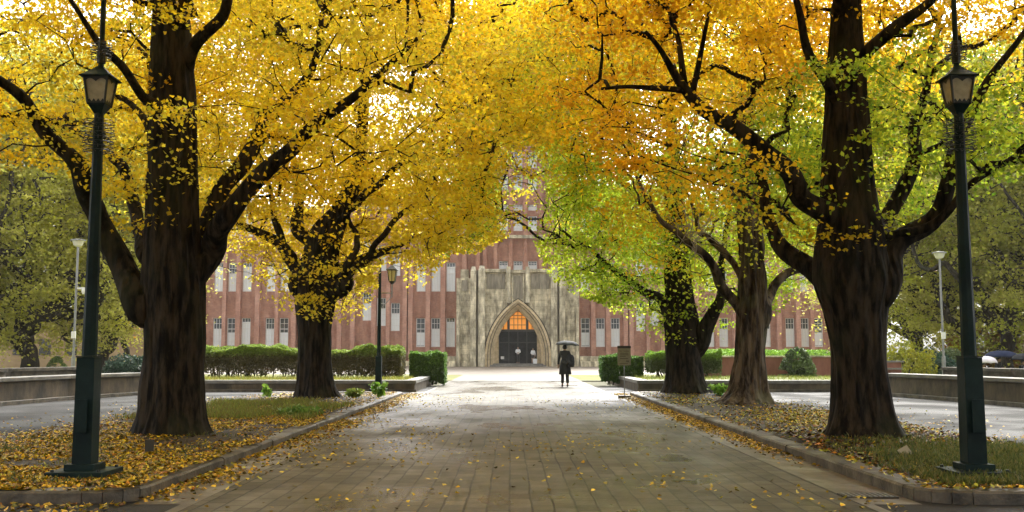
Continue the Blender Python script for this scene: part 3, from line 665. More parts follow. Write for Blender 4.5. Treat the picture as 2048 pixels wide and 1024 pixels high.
# ---- tower
TY = HY-1.2; tw = MB(); tx0, tx1 = hx(952), hx(1120); tc = hx(1036)
twin = [(tc-1.55, 0), (tc, 1), (tc+1.55, 2)]
trows = []
z = 11.9
trows = [(hz(545, TY), hz(522, TY)), (hz(462, TY), hz(432, TY)), (hz(421, TY), hz(409, TY)), (hz(380, TY), hz(350, TY)), (hz(336, TY), hz(304, TY)), (hz(270, TY), hz(238, TY)), (hz(205, TY), hz(170, TY))]
TT = 41.0
for xc, _ in twin:
    zz = 9.0; wd = .775
    for (a, c) in trows:
        tw.box(xc-wd, xc+wd, TY, TY+.5, zz, a); tw.box(xc-wd, xc-WW/2, TY, TY+.5, a, c); tw.box(xc+WW/2, xc+wd, TY, TY+.5, a, c); zz = c
        place_window(xc, a, c, TY+.24, 1)
    tw.box(xc-wd, xc+wd, TY, TY+.5, zz, TT)
tw.box(tx0, tc-1.55-.775, TY-.01, TY+.5, 9.0, TT); tw.box(tc+1.55+.775, tx1, TY-.01, TY+.5, 9.0, TT); tw.box(tx0, tx1, TY+.51, TY+9, 9.0, TT-.1)
for p in (tc-.775, tc+.775, tc-2.4, tc+2.4, tc-3.5, tc+3.5, tx0+.25, tx1-.25):
    tw.box(p-.2, p+.2, TY-.55, TY-.012, 9.9, TT+.5)
for s_ in (-1, 1):
    xo = tx0 if s_ < 0 else tx1
    tw.box(min(xo, xo+s_*2.2), max(xo, xo+s_*2.2), TY+1.8, TY+8, 9.0, 31)
o = tw.build('tower_wall', M['brick'], loc=hall.location); rel(o, hall)
lb = MB(); lb.box(tc-2.6, tc+2.6, TY-.9, TY-.56, hz(478, TY), hz(472, TY)); lb.box(tx0-.2, tx1+.2, TY-.7, TY+9.2, TT+.52, TT+1.1)
o = lb.build('string_course', M['stone'], loc=hall.location); rel(o, hall)
for s_ in (-1, 1):      # two white dials of the tower clock stay above the canopy: one round face
    pass
# ---- stone porch
PY_ = 103.6; pc = hx(1036, 700, PY_)
def ppx(px): return float(P(px, 690, PY_)[0])
def ppz(py): return float(P(1036, py, PY_)[2])
po = bpy.data.objects.new('stone_porch', None); COL.objects.link(po); po.parent = hall; po.location = (pc-hall.location.x, PY_-HY, 0)
def arch(hw, apex, n=28, spring=1.0):
    "pointed arch outline from left foot to right foot, x relative to centre"
    h = apex-spring; Rr = (hw*hw+h*h)/(2*hw); pts = [(-hw, 0.0)]
    a1 = math.acos((Rr-hw)/Rr)
    for k in range(n+1):
        a = a1*k/n; pts.append((-hw+Rr-Rr*math.cos(a), spring+Rr*math.sin(a)))
    return pts+[(-x, z) for x, z in pts[-2::-1]]
def arch_ring(b, hw0, ap0, hw1, ap1, y0, y1):
    "solid moulding ring between outer arch 0 and inner arch 1, front face y0, back y1"
    A, B = arch(hw0, ap0), arch(hw1, ap1); n = len(A); v = []
    for (x, z) in A: v += [(x, y0, z), (x, y1, z)]
    for (x, z) in B: v += [(x, y0, z), (x, y1, z)]
    f = []
    for i in range(n-1):
        a, c = 2*i, 2*n+2*i
        f += [(a, a+2, c+2, c), (c, c+2, c+3, c+1), (a+1, c+1, c+3, a+3), (a, a+1, a+3, a+2)]
    b.add(v, f)
ptop = ppz(545); HW0 = (ppx(1099)-ppx(970))/2; AP0 = ppz(601)
wb = MB()
A = arch(HW0-.01, AP0-.01)
xL = [ppx(970)-pc, ppx(1102)-pc]
for i in range(len(A)-1):       # wall above the arch, in strips
    (x0, z0), (x1, z1) = A[i], A[i+1]
    if x1-x0 < 1e-4: continue
    v = [(x0, 0, z0), (x1, 0, z1), (x1, 0, ptop), (x0, 0, ptop), (x0, 2.9, z0), (x1, 2.9, z1), (x1, 2.9, ptop), (x0, 2.9, ptop)]
    wb.add(v, [(0, 1, 2, 3), (4, 7, 6, 5), (0, 4, 5, 1), (3, 2, 6, 7)])
wb.box(ppx(969)-pc, -HW0+.005, 0, 2.9, 0, ptop); wb.box(HW0-.005, ppx(1103)-pc, 0, 2.9, 0, ptop)
wb.box(ppx(912)-pc, ppx(941)-pc, .35, 3.2, 0, ppz(556)); wb.box(ppx(1130)-pc, ppx(1159)-pc, .35, 3.2, 0, ppz(556))
wb.box(ppx(920)-pc, ppx(936)-pc, .5, 3.1, ppz(556), ppz(538)); wb.box(ppx(1136)-pc, ppx(1152)-pc, .5, 3.1, ppz(556), ppz(538))
o = wb.build('porch_wall', M['stone'], po)
for (a, c, y0, top) in ((941, 952, -.45, 533), (957, 970, -.8, 531), (1102, 1114, -.8, 531), (1119, 1130, -.45, 533)):
    b = MB(); x0, x1 = ppx(a)-pc, ppx(c)-pc; z1 = ppz(top)
    b.box(x0, x1, y0, .8, 0, z1-.5); b.add([(x0, y0, z1-.5), (x1, y0, z1-.5), (x1, .8, z1-.5), (x0, .8, z1-.5), (x0+.1, .1, z1), (x1-.1, .1, z1), (x1-.1, .7, z1), (x0+.1, .7, z1)], [(0, 1, 5, 4), (1, 2, 6, 5), (2, 3, 7, 6), (3, 0, 4, 7), (4, 5, 6, 7)])
    b.build('buttress', M['stone_pale'], po)
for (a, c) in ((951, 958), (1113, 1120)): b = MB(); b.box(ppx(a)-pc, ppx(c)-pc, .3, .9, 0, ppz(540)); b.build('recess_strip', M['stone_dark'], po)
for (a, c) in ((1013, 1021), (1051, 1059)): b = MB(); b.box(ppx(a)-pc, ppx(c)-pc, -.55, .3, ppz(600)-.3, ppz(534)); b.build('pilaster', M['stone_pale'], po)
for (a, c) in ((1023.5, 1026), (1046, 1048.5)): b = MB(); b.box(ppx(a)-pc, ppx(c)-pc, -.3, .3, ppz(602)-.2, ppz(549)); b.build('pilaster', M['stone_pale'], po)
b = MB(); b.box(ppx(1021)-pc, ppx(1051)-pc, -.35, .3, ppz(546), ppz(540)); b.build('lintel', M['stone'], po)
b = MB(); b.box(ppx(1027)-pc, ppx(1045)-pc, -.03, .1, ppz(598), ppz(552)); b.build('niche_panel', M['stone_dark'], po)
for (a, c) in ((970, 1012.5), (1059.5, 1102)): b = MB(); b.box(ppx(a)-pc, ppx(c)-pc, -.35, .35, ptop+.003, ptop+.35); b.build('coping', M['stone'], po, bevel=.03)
for (a, c) in ((973, 1010), (1062, 1099)): b = MB(); b.box(ppx(a)-pc, ppx(c)-pc, -.04, .1, ppz(578), ppz(548)); b.build('sunk_panel', M['stone_dark'], po)  # panels stand proud; stain and painted shade give the sunk look
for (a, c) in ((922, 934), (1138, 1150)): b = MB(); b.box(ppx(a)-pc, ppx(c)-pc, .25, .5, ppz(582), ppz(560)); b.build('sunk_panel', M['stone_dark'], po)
for (a, c) in ((913, 919), (1152, 1158)): b = MB(); b.box(ppx(a)-pc, ppx(c)-pc, -.1, .4, 0, ppz(622)); b.build('buttress', M['stone_pale'], po)
for i, (h0, a0, h1, a1, y0) in enumerate(((HW0+.08, AP0+.14, HW0-.16, AP0-.22, -.22), (HW0-.16, AP0-.22, HW0-.42, AP0-.50, .08), (HW0-.42, AP0-.50, HW0-.66, AP0-.74, .42), (HW0-.66, AP0-.74, HW0-.9, AP0-.95, .8))):
    b = MB(); arch_ring(b, h0, a0, h1, a1, y0, 2.6); b.build('arch_moulding', mat('arch_stone_%s' % 'abcd'[i], (.42, .33, .19), (.70, .56, .35), scale=2.5, rough=.75, bump=.3, bscale=18) if i == 0 else bpy.data.materials['arch_stone_a'], po)
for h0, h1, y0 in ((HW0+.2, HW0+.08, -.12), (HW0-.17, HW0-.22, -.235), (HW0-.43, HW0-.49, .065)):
    b = MB(); arch_ring(b, h0, AP0+.14+(h0-HW0-.08), h1, AP0+.14+(h1-HW0-.08), y0, y0+.3); b.build('arch_shade_ring', M['groove_shade'], po)  # dark rings laid on the mouldings as painted shade; nothing is cut
# recess behind the arch
yD = 2.3; dx0, dx1 = -2.02, 2.02; zt = 3.85
b = MB(); b.box(-2.9, dx0, yD-.3, yD+.4, .3, 6.4); b.box(dx1, 2.9, yD-.3, yD+.4, .3, 6.4); b.box(dx0, dx1, yD, yD+.4, 5.75, 6.4); b.build('jamb', bpy.data.materials['arch_stone_a'], po)
b = MB(); b.box(-2.9, 2.9, -.4, yD+.5, 0, .16); b.box(-2.6, 2.6, .05, yD+.52, .16, .3); b.build('step', M['cap'], po, bevel=.02)
dr = MB(); dr.box(dx0+.02, dx1-.02, yD+.28, yD+.34, .3, zt-.2); dro = dr.build('door', M['door'], po)
b = MB(); b.box(dx0, dx1, yD+.1, yD+.36, zt-.2, zt+.02)
for x in (dx0, -.95, 0.0, .95, dx1): b.box(x-.06, x+.06, yD+.15, yD+.27, .3, zt-.21)
b.box(dx0+.06, dx1-.06, yD+.16, yD+.265, 2.45, 2.55); b.build('door_frame', M['frame_dark'], dro)
b = MB(); b.box(-.85, .85, yD+.24, yD+.3, zt+.05, 5.7); b.box(dx0, -1.12, yD+.24, yD+.3, zt+.05, 5.7); b.box(1.12, dx1, yD+.24, yD+.3, zt+.05, 5.7); tr_ = b.build('transom_window', M['orange'], po)
b = MB(); b.box(-1.12, -.85, yD+.1, yD+.31, zt+.03, 5.74); b.box(.85, 1.12, yD+.1, yD+.31, zt+.03, 5.74)
for x in (-.42, 0, .42, -1.5, 1.5): b.box(x-.03, x+.03, yD+.2, yD+.236, zt+.04, 5.72)
for z_ in (4.35, 5.0, 5.35): b.box(-.85, .85, yD+.21, yD+.232, z_-.03, z_+.03)
b.build('glazing_bar', M['frame_dark'], tr_)
for s_ in (-1, 1):     # low stepped flank walls beside the porch
    x0, x1 = (ppx(1160)-pc, ppx(1196)-pc)
    if s_ < 0: x0, x1 = -x1, -x0
    b = MB(); b.box(x0, x1, -1.2, 2.6, 0, .55); b.box(x0, x1, -.3, 2.7, .551, 1.05); b.build('flank_wall', M['stone'], po, bevel=.02)
# notice at the door, bottom left
b = MB(); b.box(-1.8, -1.45, yD+.2, yD+.26, .75, 1.05); b.build('notice', M['white'], dro)

# ------------------------------------------------------------------ low walls and planters
def wall_run(label, pts, side, h=.78, h2=.98, cat='wall'):
    "basin wall: stained stone face, projecting wet cap, dark foot; and the higher inner wall behind"
    root = empty('basin_wall', (*pts[0], 0), label, cat)
    off = np.array([*pts[0], 0])
    def strip(b, o0, o1, z0, z1):
        for p, q in zip(pts[:-1], pts[1:]):
            p = np.array(p); q = np.array(q); d = (q-p)/np.linalg.norm(q-p); n = np.array([-d[1], d[0]])*side
            e = d*.0
            v = [(*(p-e+n*o0), z0), (*(q+e+n*o0), z0), (*(q+e+n*o1), z0), (*(p-e+n*o1), z0)]
            v += [(a, c, z1) for a, c, _ in v]
            b.add(np.array(v)-off, [(0, 3, 2, 1), (4, 5, 6, 7), (0, 1, 5, 4), (1, 2, 6, 5), (2, 3, 7, 6), (3, 0, 4, 7)])
    b = MB(); strip(b, .06, .5, 0, h-.12); b.build('wall_body', M['wall'], root)
    b = MB(); strip(b, -.02, .62, h-.118, h); b.build('cap_stone', M['cap'], root, bevel=.015)
    b = MB(); strip(b, -.08, .058, -.02, .12); b.build('footing', M['kerb'], root, bevel=.01)
    b = MB(); strip(b, 2.2, 2.6, 0, h2-.1); strip(b, 2.12, 2.68, h2-.098, h2); b.build('inner_wall', M['kerb'], root)
    return root
lp = [tuple(G(x, y)[:2]) for x, y in ((-420, 862), (-150, 830), (0, 812), (140, 800), (283, 790))]
wall_run('stained low stone wall with wet cap at left, behind the left lamp', lp, 1)
rp = [tuple(G(x, y)[:2]) for x, y in ((1772, 792), (1900, 802), (2048, 815), (2200, 832), (2450, 862))]
wall_run('stained low stone wall with wet cap at right, behind the right lamp', rp, 1)
def planter(name, label, x0, x1, y0, y1, h):
    root = empty(name, ((x0+x1)/2, y0, 0), label, 'planter'); cx_, cy_ = (x0+x1)/2, y0
    b = MB(); b.box(x0-cx_+.05, x1-cx_-.05, .05, y1-y0-.05, -.02, h-.13); b.build('planter_wall', M['wall'], root)
    b = MB(); c = [x0-cx_, x1-cx_, 0, y1-y0]
    b.box(c[0], c[1], c[2], c[2]+.42, h-.128, h); b.box(c[0], c[0]+.42, c[2]+.422, c[3], h-.128, h); b.box(c[1]-.42, c[1], c[2]+.422, c[3], h-.128, h); b.build('cap_stone', M['cap'], root, bevel=.012)
    b = MB(); b.box(c[0]+.43, c[1]-.43, c[2]+.43, c[3]-.05, h-.12, h-.04); b.build('planter_soil', M['lawn'], root)
    b = MB(); b.box(c[0]-.02, c[1]+.02, -.1, .045, -.02, .1); b.build('footing', M['kerb'], root)
    return root
planter('long_planter', 'long low stone planter carrying the hedge, left of the avenue', -30, -3.62, 38, 50, .44)
planter('long_planter', 'long low stone planter right of the avenue, behind the trunks', 4.72, 34, 38, 50, .44)

# ------------------------------------------------------------------ hedges and shrubs
def leafy(name, pts, size, cols, rng, parent, m='leaf_dark', off=(0, 0, 0), nb=.3):
    pc = palette_raw(cols) if not isinstance(cols, np.ndarray) else cols
    t = np.clip(vnoise(pts*1.6)*1.3-.15+rng.normal(size=len(pts))*.25, 0, .999)*(len(pc)-1); i = t.astype(int); f = (t-i)[:, None]
    c = pc[i]*(1-f)+pc[np.minimum(i+1, len(pc)-1)]*f; c *= (.7+.6*rng.random((len(pts), 1)))
    return quads_object(name, leaf_quads(pts, nb, size, rng, .9)-np.array(off), M[m], parent, np.clip(c, 0, .9))
def palette_raw(c): return np.array(c)
def hedge(label, x0, x1, y0, y1, z0, z1, n, seed, cols, bare=True, top_bias=.55):
    rng = np.random.default_rng(seed); c0 = ((x0+x1)/2, (y0+y1)/2, z0)
    root = empty('hedge', c0, label, 'hedge')
    u = rng.random((n, 3)); face = rng.random(n)
    p = np.stack([x0+u[:, 0]*(x1-x0), y0+u[:, 1]*(y1-y0), z0+.12+u[:, 2]*(z1-z0-.12)], -1)
    top = face < top_bias*.6; p[top, 2] = z1-rng.random(top.sum())**2*.22
    fr = (face >= top_bias*.6) & (face < .85); p[fr, 1] = y0+rng.random(fr.sum())**2*.3
    en = face > .94; p[en, 0] = x1-rng.random(en.sum())**2*.25; en = (face > .88) & (face <= .94); p[en, 0] = x0+rng.random(en.sum())**2*.25
    p[:, 2] += (vnoise(p*.8)-.5)*.4+(vnoise(p*3+4)-.5)*.3; p[:, 1] += (vnoise(p*1.5+8)-.5)*.4
    if bare:   # thin lower growth shows the stems
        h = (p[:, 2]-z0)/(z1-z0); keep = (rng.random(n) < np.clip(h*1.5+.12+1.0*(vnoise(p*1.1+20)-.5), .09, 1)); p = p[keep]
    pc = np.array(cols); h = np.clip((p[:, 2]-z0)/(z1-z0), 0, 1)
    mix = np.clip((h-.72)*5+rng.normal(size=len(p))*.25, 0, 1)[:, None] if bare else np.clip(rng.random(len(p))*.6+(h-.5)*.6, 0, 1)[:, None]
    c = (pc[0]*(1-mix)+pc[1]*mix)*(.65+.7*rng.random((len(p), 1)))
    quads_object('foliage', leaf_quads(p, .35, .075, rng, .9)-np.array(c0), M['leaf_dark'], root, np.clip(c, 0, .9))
    b = MB(); nst = int((x1-x0)*9)
    for k in range(nst):
        x = x0+.15+(x1-x0-.3)*rng.random(); y = y0+.2+(y1-y0-.4)*rng.random(); zt_ = z0+(z1-z0)*(.75+.2*rng.random())
        q = np.array([[x, y, z0-.03], [x+rng.normal()*.1, y+rng.normal()*.08, z0+(zt_-z0)*.5], [x+rng.normal()*.22, y+rng.normal()*.15, zt_]])-np.array(c0)
        b.tube(q, [.028, .02, .01], 4, cap=False)
        q2 = np.array([q[1], q[1]+np.array([rng.normal()*.25, rng.normal()*.1, .35])]); b.tube(q2, [.014, .006], 3, cap=False)
    b.build('stem', M['bark_far'], root)
    return root
GRD, GRL = (.05, .065, .02), (.22, .34, .05)
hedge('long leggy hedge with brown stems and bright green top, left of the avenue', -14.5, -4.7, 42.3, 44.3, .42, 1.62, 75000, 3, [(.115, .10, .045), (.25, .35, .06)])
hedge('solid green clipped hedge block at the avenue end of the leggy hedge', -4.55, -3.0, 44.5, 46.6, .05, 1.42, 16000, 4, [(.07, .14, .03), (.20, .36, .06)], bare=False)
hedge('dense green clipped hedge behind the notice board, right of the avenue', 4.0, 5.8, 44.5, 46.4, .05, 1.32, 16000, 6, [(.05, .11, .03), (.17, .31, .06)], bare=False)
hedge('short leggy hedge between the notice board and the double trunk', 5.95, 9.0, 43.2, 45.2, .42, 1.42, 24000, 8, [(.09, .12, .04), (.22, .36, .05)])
# brick raised bed with bright ground cover
rb_ = empty('brick_raised_bed', (11.7, 46, .4), 'raised red-brick bed topped with bright green plants, behind the flaking-bark tree', 'raised bed')
b = MB(); b.box(-3.6, 3.4, 0, .3, 0, .86); b.box(-3.6, -3.3, .3, 4, 0, .86); b.box(3.1, 3.4, .3, 4, 0, .86); b.build('bed_wall', M['brick_planter'], rb_)
b = MB(); b.box(-3.66, 3.46, -.06, .34, .862, .93); b.build('cap_stone', M['stone'], rb_, bevel=.01)
b = MB(); b.box(-3.28, 3.08, .32, 4, .5, .84); b.build('bed_soil', M['soil'], rb_)
rng = np.random.default_rng(12); n = 9000; p = np.stack([rng.uniform(-3.3, 3.1, n), rng.uniform(.1, 3.9, n), .84+rng.random(n)*.28], -1); p[:, 2] += .18*vnoise(p*1.3)
leafy('ground_cover', p, .07, np.array([(.18, .34, .04), (.30, .50, .07)]), rng, rb_)
b = MB()
st = empty('brick_stair_wall', (16.4, 46.5, .4), 'low brick stair wall with pale slab, right of the raised bed', 'wall')
b.box(-1.7, 1.6, 0, .35, 0, .62); b.build('wall_body', M['brick_planter'], st); b = MB(); b.box(-1.8, 1.7, -.08, .43, .622, .70); b.box(-.9, 1.5, -.4, -.1, .3, .37); b.build('slab', M['cap'], st)

def shrub(name, label, c, rad, n, cols, seed, size=.1, cat='shrub', group=None, stems=5):
    rng = np.random.default_rng(seed); root = empty(name, c, label, cat, group)
    q = rng.normal(size=(n, 3)); q /= np.linalg.norm(q, axis=1)[:, None]; q *= (rng.random(n)**(1/3.2))[:, None]
    q[:, 2] = np.abs(q[:, 2]) if rad[2] < 2.5 else q[:, 2]*.5+.5
    p = q*np.array(rad); p += (np.stack([vnoise((p+np.array(c))*1.1+k*5) for k in range(3)], -1)-.5)*np.array(rad)*.45
    keep = vnoise((p+np.array(c))*1.8+seed) > .33; p = p[keep]; p[:, 2] = np.maximum(p[:, 2], .05)
    leafy('foliage', p, size, np.array(cols), rng, root)
    b = MB()
    for k in range(stems):
        a = rng.random()*6.28; b.tube(np.array([[0, 0, -.1], [math.cos(a)*rad[0]*.2, math.sin(a)*rad[1]*.2, rad[2]*.35], [math.cos(a)*rad[0]*.55, math.sin(a)*rad[1]*.55, rad[2]*.75]]), [.05*rad[2]**.5, .03*rad[2]**.5, .01], 5, cap=False)
    b.build('stem', M['bark_far'], root)
    return root
def at(px, Y, z=0.0): q = P(px, 700, Y); return (float(q[0]), Y, z)
shrub('shrub', 'loose dark green shrub at the right end of the raised brick bed', at(1593, 45, .42), (.75, .7, 1.35), 5200, [(.06, .09, .04), (.14, .20, .07)], 31)
shrub('clipped_shrub', 'small round clipped green shrub beyond the left wall', at(118, 58, 0), (.75, .7, 1.1), 6000, [(.07, .13, .03), (.14, .24, .05)], 32, .07)
shrub('shrub', 'yellow-green arching shrub just right of the front right trunk', at(1808, 52, 0), (1.8, 1.5, 2.0), 9000, [(.30, .34, .03), (.52, .48, .04)], 33)
shrub('shrub', 'dark blue-green conifer bush behind the right thin lamp', at(1862, 54, 0), (1.7, 1.5, 1.7), 9000, [(.03, .08, .05), (.06, .13, .08)], 34)
shrub('shrub', 'grey-green round bush right of the thin lamp', at(1898, 56, 0), (1.1, 1.2, 1.9), 6000, [(.13, .18, .08), (.22, .28, .12)], 35)
shrub('shrub', 'orange-brown autumn bush behind the waiting people', at(1990, 62, 0), (3.6, 1.6, 2.9), 15000, [(.30, .15, .02), (.50, .30, .03), (.20, .18, .04)], 36, .13)
shrub('shrub', 'spreading dark blue-green conifer between left trunk and lamp post', at(262, 48, 0), (1.3, 1.2, 1.5), 6000, [(.02, .045, .03), (.05, .09, .06)], 37)

# ------------------------------------------------------------------ trees beyond the walls
BG = 'green trees beyond the low walls'
def far_tree(label, px, Z, h, rad, zc, pal, seed, n=800, lp_=84, tr=.38, size=.15, name='camphor_tree', nl=7):
    rng = np.random.default_rng(seed); q = P(px, 735, Z); bx, by = float(q[0]), Z
    fork = 2.9
    tk_ = [(bx, by, -.1, tr*1.3), (bx+rng.normal()*.1, by, fork*.5, tr), (bx+rng.normal()*.3, by, fork, tr*.95), (bx+rng.normal()*.6, by, h*.5, tr*.5), (bx+rng.normal(), by, h*.85, tr*.12)]
    ls = []
    for k in range(nl):
        a = 2*math.pi*(k+rng.random()*.6)/nl; L = rad[0]*(.75+.3*rng.random()); z = fork*(.8+.5*rng.random()); pts = [(bx, by, z, tr*.7)]
        for s in range(1, 7):
            u = s/6; pts.append((bx+math.cos(a)*L*u+rng.normal()*.55, by+math.sin(a)*L*u*rad[1]/rad[0]+rng.normal()*.5, z+(zc-z)*u*(.4+.9*u*rng.random())+rng.normal()*.35, tr*.62*(1-u)**.8+.06))
        ls.append(np.array(pts))
    return make_tree(name, label, 'tree', BG, np.array([bx, by, 0.]), np.array(tk_), ls, ((bx, by, zc), rad), n, lp_, pal, seed, size=size, mats=('bark_far', 'leaf_far'), extra=lambda p: (p[:, 1] > by-.5) | (p[:, 2] > h*.62) | (rng.random(len(p)) < .35),
                     spread=.62, use_env=False, flare=.3, reach=9, wig=.18, hollow=.2, sides=20, twig_min=.025)
PINE = ['moss', 'sage', 'pine', 'sage', 'olive']
far_tree('broad pale-green tree with twisting dark limbs at the far left edge', 60, 60, 23, (10.5, 7, 10.2), 11.8, PINE, 101, n=950, lp_=84, tr=.5)
far_tree('pale-green tree with crooked limbs between the left lamp and left trunk', 205, 66, 24, (8.5, 6, 10.5), 12.4, PINE, 102, n=850, lp_=84, tr=.36)
far_tree('tall pale-green tree beyond the left wall, cut by the frame edge', -140, 56, 22, (8.5, 7, 10), 11.5, PINE, 103, n=700)
far_tree('olive-green tree with crooked limbs right of the right front trunk', 1830, 66, 24, (8.5, 6, 10.6), 12.2, ['pine', 'sage', 'pine', 'lime'], 104, n=1000, lp_=84, tr=.4)
far_tree('dense olive-green tree at the right frame edge behind umbrellas', 2010, 60, 23, (10, 7, 10.2), 11.8, ['pine', 'sage', 'pine', 'lime'], 105, n=1050, lp_=84, tr=.45)
far_tree('orange-tinged tree rising behind the right-hand green trees', 1930, 82, 26, (9, 6, 10), 14, ['rust', 'gold', 'pine', 'olive'], 106, n=600, size=.2)
far_tree('olive tree beyond the right wall, mostly outside the frame', 2210, 56, 22, (8.5, 7, 10), 11.5, ['moss', 'pine', 'sage'], 107, n=700)
far_tree('rusty red maple glimpsed high behind the left front tree', 245, 74, 17, (4.6, 3, 5.5), 9.5, ['rust', 'orange', 'rust', 'olive'], 108, n=420, tr=.22, name='maple_tree')
# tan building behind the left trees
tb_ = empty('tan_building', (at(90, 96)[0], 96, 0), 'low tan rendered building half hidden behind the far-left trees', 'building')
b = MB(); b.box(-24, 7, 0, 9, 0, 5.4); b.build('wall', M['tan'], tb_); b = MB(); b.box(-24.4, 7.4, -.4, 9.4, 5.42, 5.8); b.build('roof', M['kerb'], tb_)
for k in range(12):
    b = MB(); b.box(-.55, .55, -.05, .02, 0, 1.5); o = b.build('window', M['frame_dark'], tb_); o.location = (-22.5+k*2.5, 0, 1.2)
# tan strip behind trees on right

# ------------------------------------------------------------------ lamps
def lamp_post(label, x, y, rz=0.0):
    root = empty('street_lamp', (x, y, .12), label, 'street lamp', 'dark green lamp posts at the front corners', rz)
    b = MB(); b.box(-.31, .31, -.31, .31, -.12, .085); b.build('base_plate', M['green'], root, bevel=.006)
    b = MB()
    for bx_ in (-1, 1):
        for by_ in (-1, 1): b.frustum((bx_*.25, by_*.25), .02, .02, .085, .11, 6, 0)
    b.build('anchor_bolt', M['green2'], root)
    b = MB(); b.box(-.062, .062, -.156, -.148, .5, .86); b.build('access_door', M['green'], root, bevel=.002)
    b = MB(); b.box(-.165, .165, -.165, .165, .086, .155); b.build('base_collar', M['green'], root, bevel=.006)
    b = MB(); b.frustum((0, 0), .15, .142, .156, 1.32); b.box(-.108, .108, -.108, .108, 1.321, 1.335); b.build('pedestal', M['green'], root, bevel=.004)
    b = MB(); b.frustum((0, 0), .082, .052, 1.336, 4.12, 8, R(22.5)); b.frustum((0, 0), .03, .028, 4.66, 7.6, 10, 0); b.build('pole', M['green'], root)
    # lantern: square, tapering down
    ln = bpy.data.objects.new('lantern', None); COL.objects.link(ln); ln.parent = root; ln.location = (0, 0, 4.09); ln.scale = (.82, .82, .74)
    q = math.sqrt(2)
    b = MB(); b.frustum((0, 0), .05*q, .115*q, 0, .13); b.frustum((0, 0), .125*q, .13*q, .13, .15); b.build('lantern_base', M['green'], ln)
    bx = MB(); z0, z1, w0, w1 = .15, .56, .118, .165
    for sx in (-1, 1):
        for sy in (-1, 1):
            bx.tube([(sx*w0, sy*w0, z0), (sx*w1, sy*w1, z1)], .016, 6)
    for s in range(4):
        ca, sa = math.cos(s*math.pi/2), math.sin(s*math.pi/2)
        def pt(u, v): # u across -1..1, v up 0..1
            w_ = w0+(w1-w0)*v; X, Y_, Z_ = u*w_, -w_, z0+(z1-z0)*v
            return (X*ca-Y_*sa, X*sa+Y_*ca, Z_)
        # scalloped foot and double-arched head in sheet iron
        for k in range(4):
            u0, u1 = -1+.5*k, -.5+.5*k; a = [pt(u0, 0), pt(u1, 0), pt(u1, .06), pt((u0+u1)/2, .17), pt(u0, .06)]
            bx.add(a+[tuple(np.array(p_)*.975+np.array([0, 0, p_[2]*.025])) for p_ in a], [(0, 1, 2, 3, 4), (9, 8, 7, 6, 5)])
        head = [pt(-1, 1), pt(-1, .8)]+[pt(-1+k/8, .80+.12*math.sin(math.pi*k/8)) for k in range(1, 8)]+[pt(0, .8)]+[pt(k/8, .80+.12*math.sin(math.pi*k/8)) for k in range(1, 8)]+[pt(1, .8), pt(1, 1)]
        n = len(head); bx.add(head, [tuple(range(n))])
        bx.add([pt(-1, 1), pt(-1, .82), pt(-.86, .84), pt(-.86, .1), pt(-1, .1)], [(0, 1, 2), (1, 4, 3, 2)])
    bx.build('lantern_frame', M['green2'], ln)
    g = MB()
    for s in range(4):
        ca, sa = math.cos(s*math.pi/2), math.sin(s*math.pi/2); a = []
        for (u, v) in ((-1, 0), (1, 0), (1, 1), (-1, 1)):
            w_ = (w0+(w1-w0)*v)-.012; X, Y_, Z_ = u*w_, -w_, z0+(z1-z0)*v; a.append((X*ca-Y_*sa, X*sa+Y_*ca, Z_))
        g.add(a, [(0, 1, 2, 3)])
    g.build('lantern_glass', M['glass_cream'], ln)
    b = MB(); b.frustum((0, 0), .215*q, .215*q, .555, .575); b.frustum((0, 0), .205*q, .10*q, .576, .68); b.frustum((0, 0), .10*q, .035*q, .681, .76); b.frustum((0, 0), .045, .03, .762, .83, 8); b.build('lantern_roof', M['green'], ln)
    rs = random.Random(int(abs(x)*100))
    def guard(z0_, n, r, dz):
        b = MB()
        for k in range(n):
            z = z0_+k*dz; rr = r*(1-.12*abs(k-n/2)/(n/2)); rg = [(rr*math.cos(a*math.pi/8), rr*math.sin(a*math.pi/8), z+.004*math.sin(a*2)) for a in range(17)]
            b.tube(rg, .0045, 4, cap=False)
            for j in range(8):
                a = 2*math.pi*j/8+(k % 2)*.39; b.tube([(.04*math.cos(a), .04*math.sin(a), z-.004), (rr*1.14*math.cos(a), rr*1.14*math.sin(a), z+.004)], .004, 4, cap=False)
        b.tube([(0, 0, z0_-.05), (0, 0, z0_+(n-1)*dz+.05)], .05, 8); return b
    guard(3.66, 8, .175, .05).build('bird_guard', M['green2'], root)
    guard(4.74, 5, .12, .04).build('bird_guard', M['green2'], root)
    return root
ql = P(166, 935, 11.1); qr = P(1953, 935, 11.1)
lamp_post('dark green lamp post with square lantern, at left amid fallen yellow leaves', float(P(166, 935, 11.2)[0]), 11.25)
lamp_post('dark green lamp post with square lantern, at right on the grass corner', float(P(1952, 935, 11.2)[0]), 11.25)
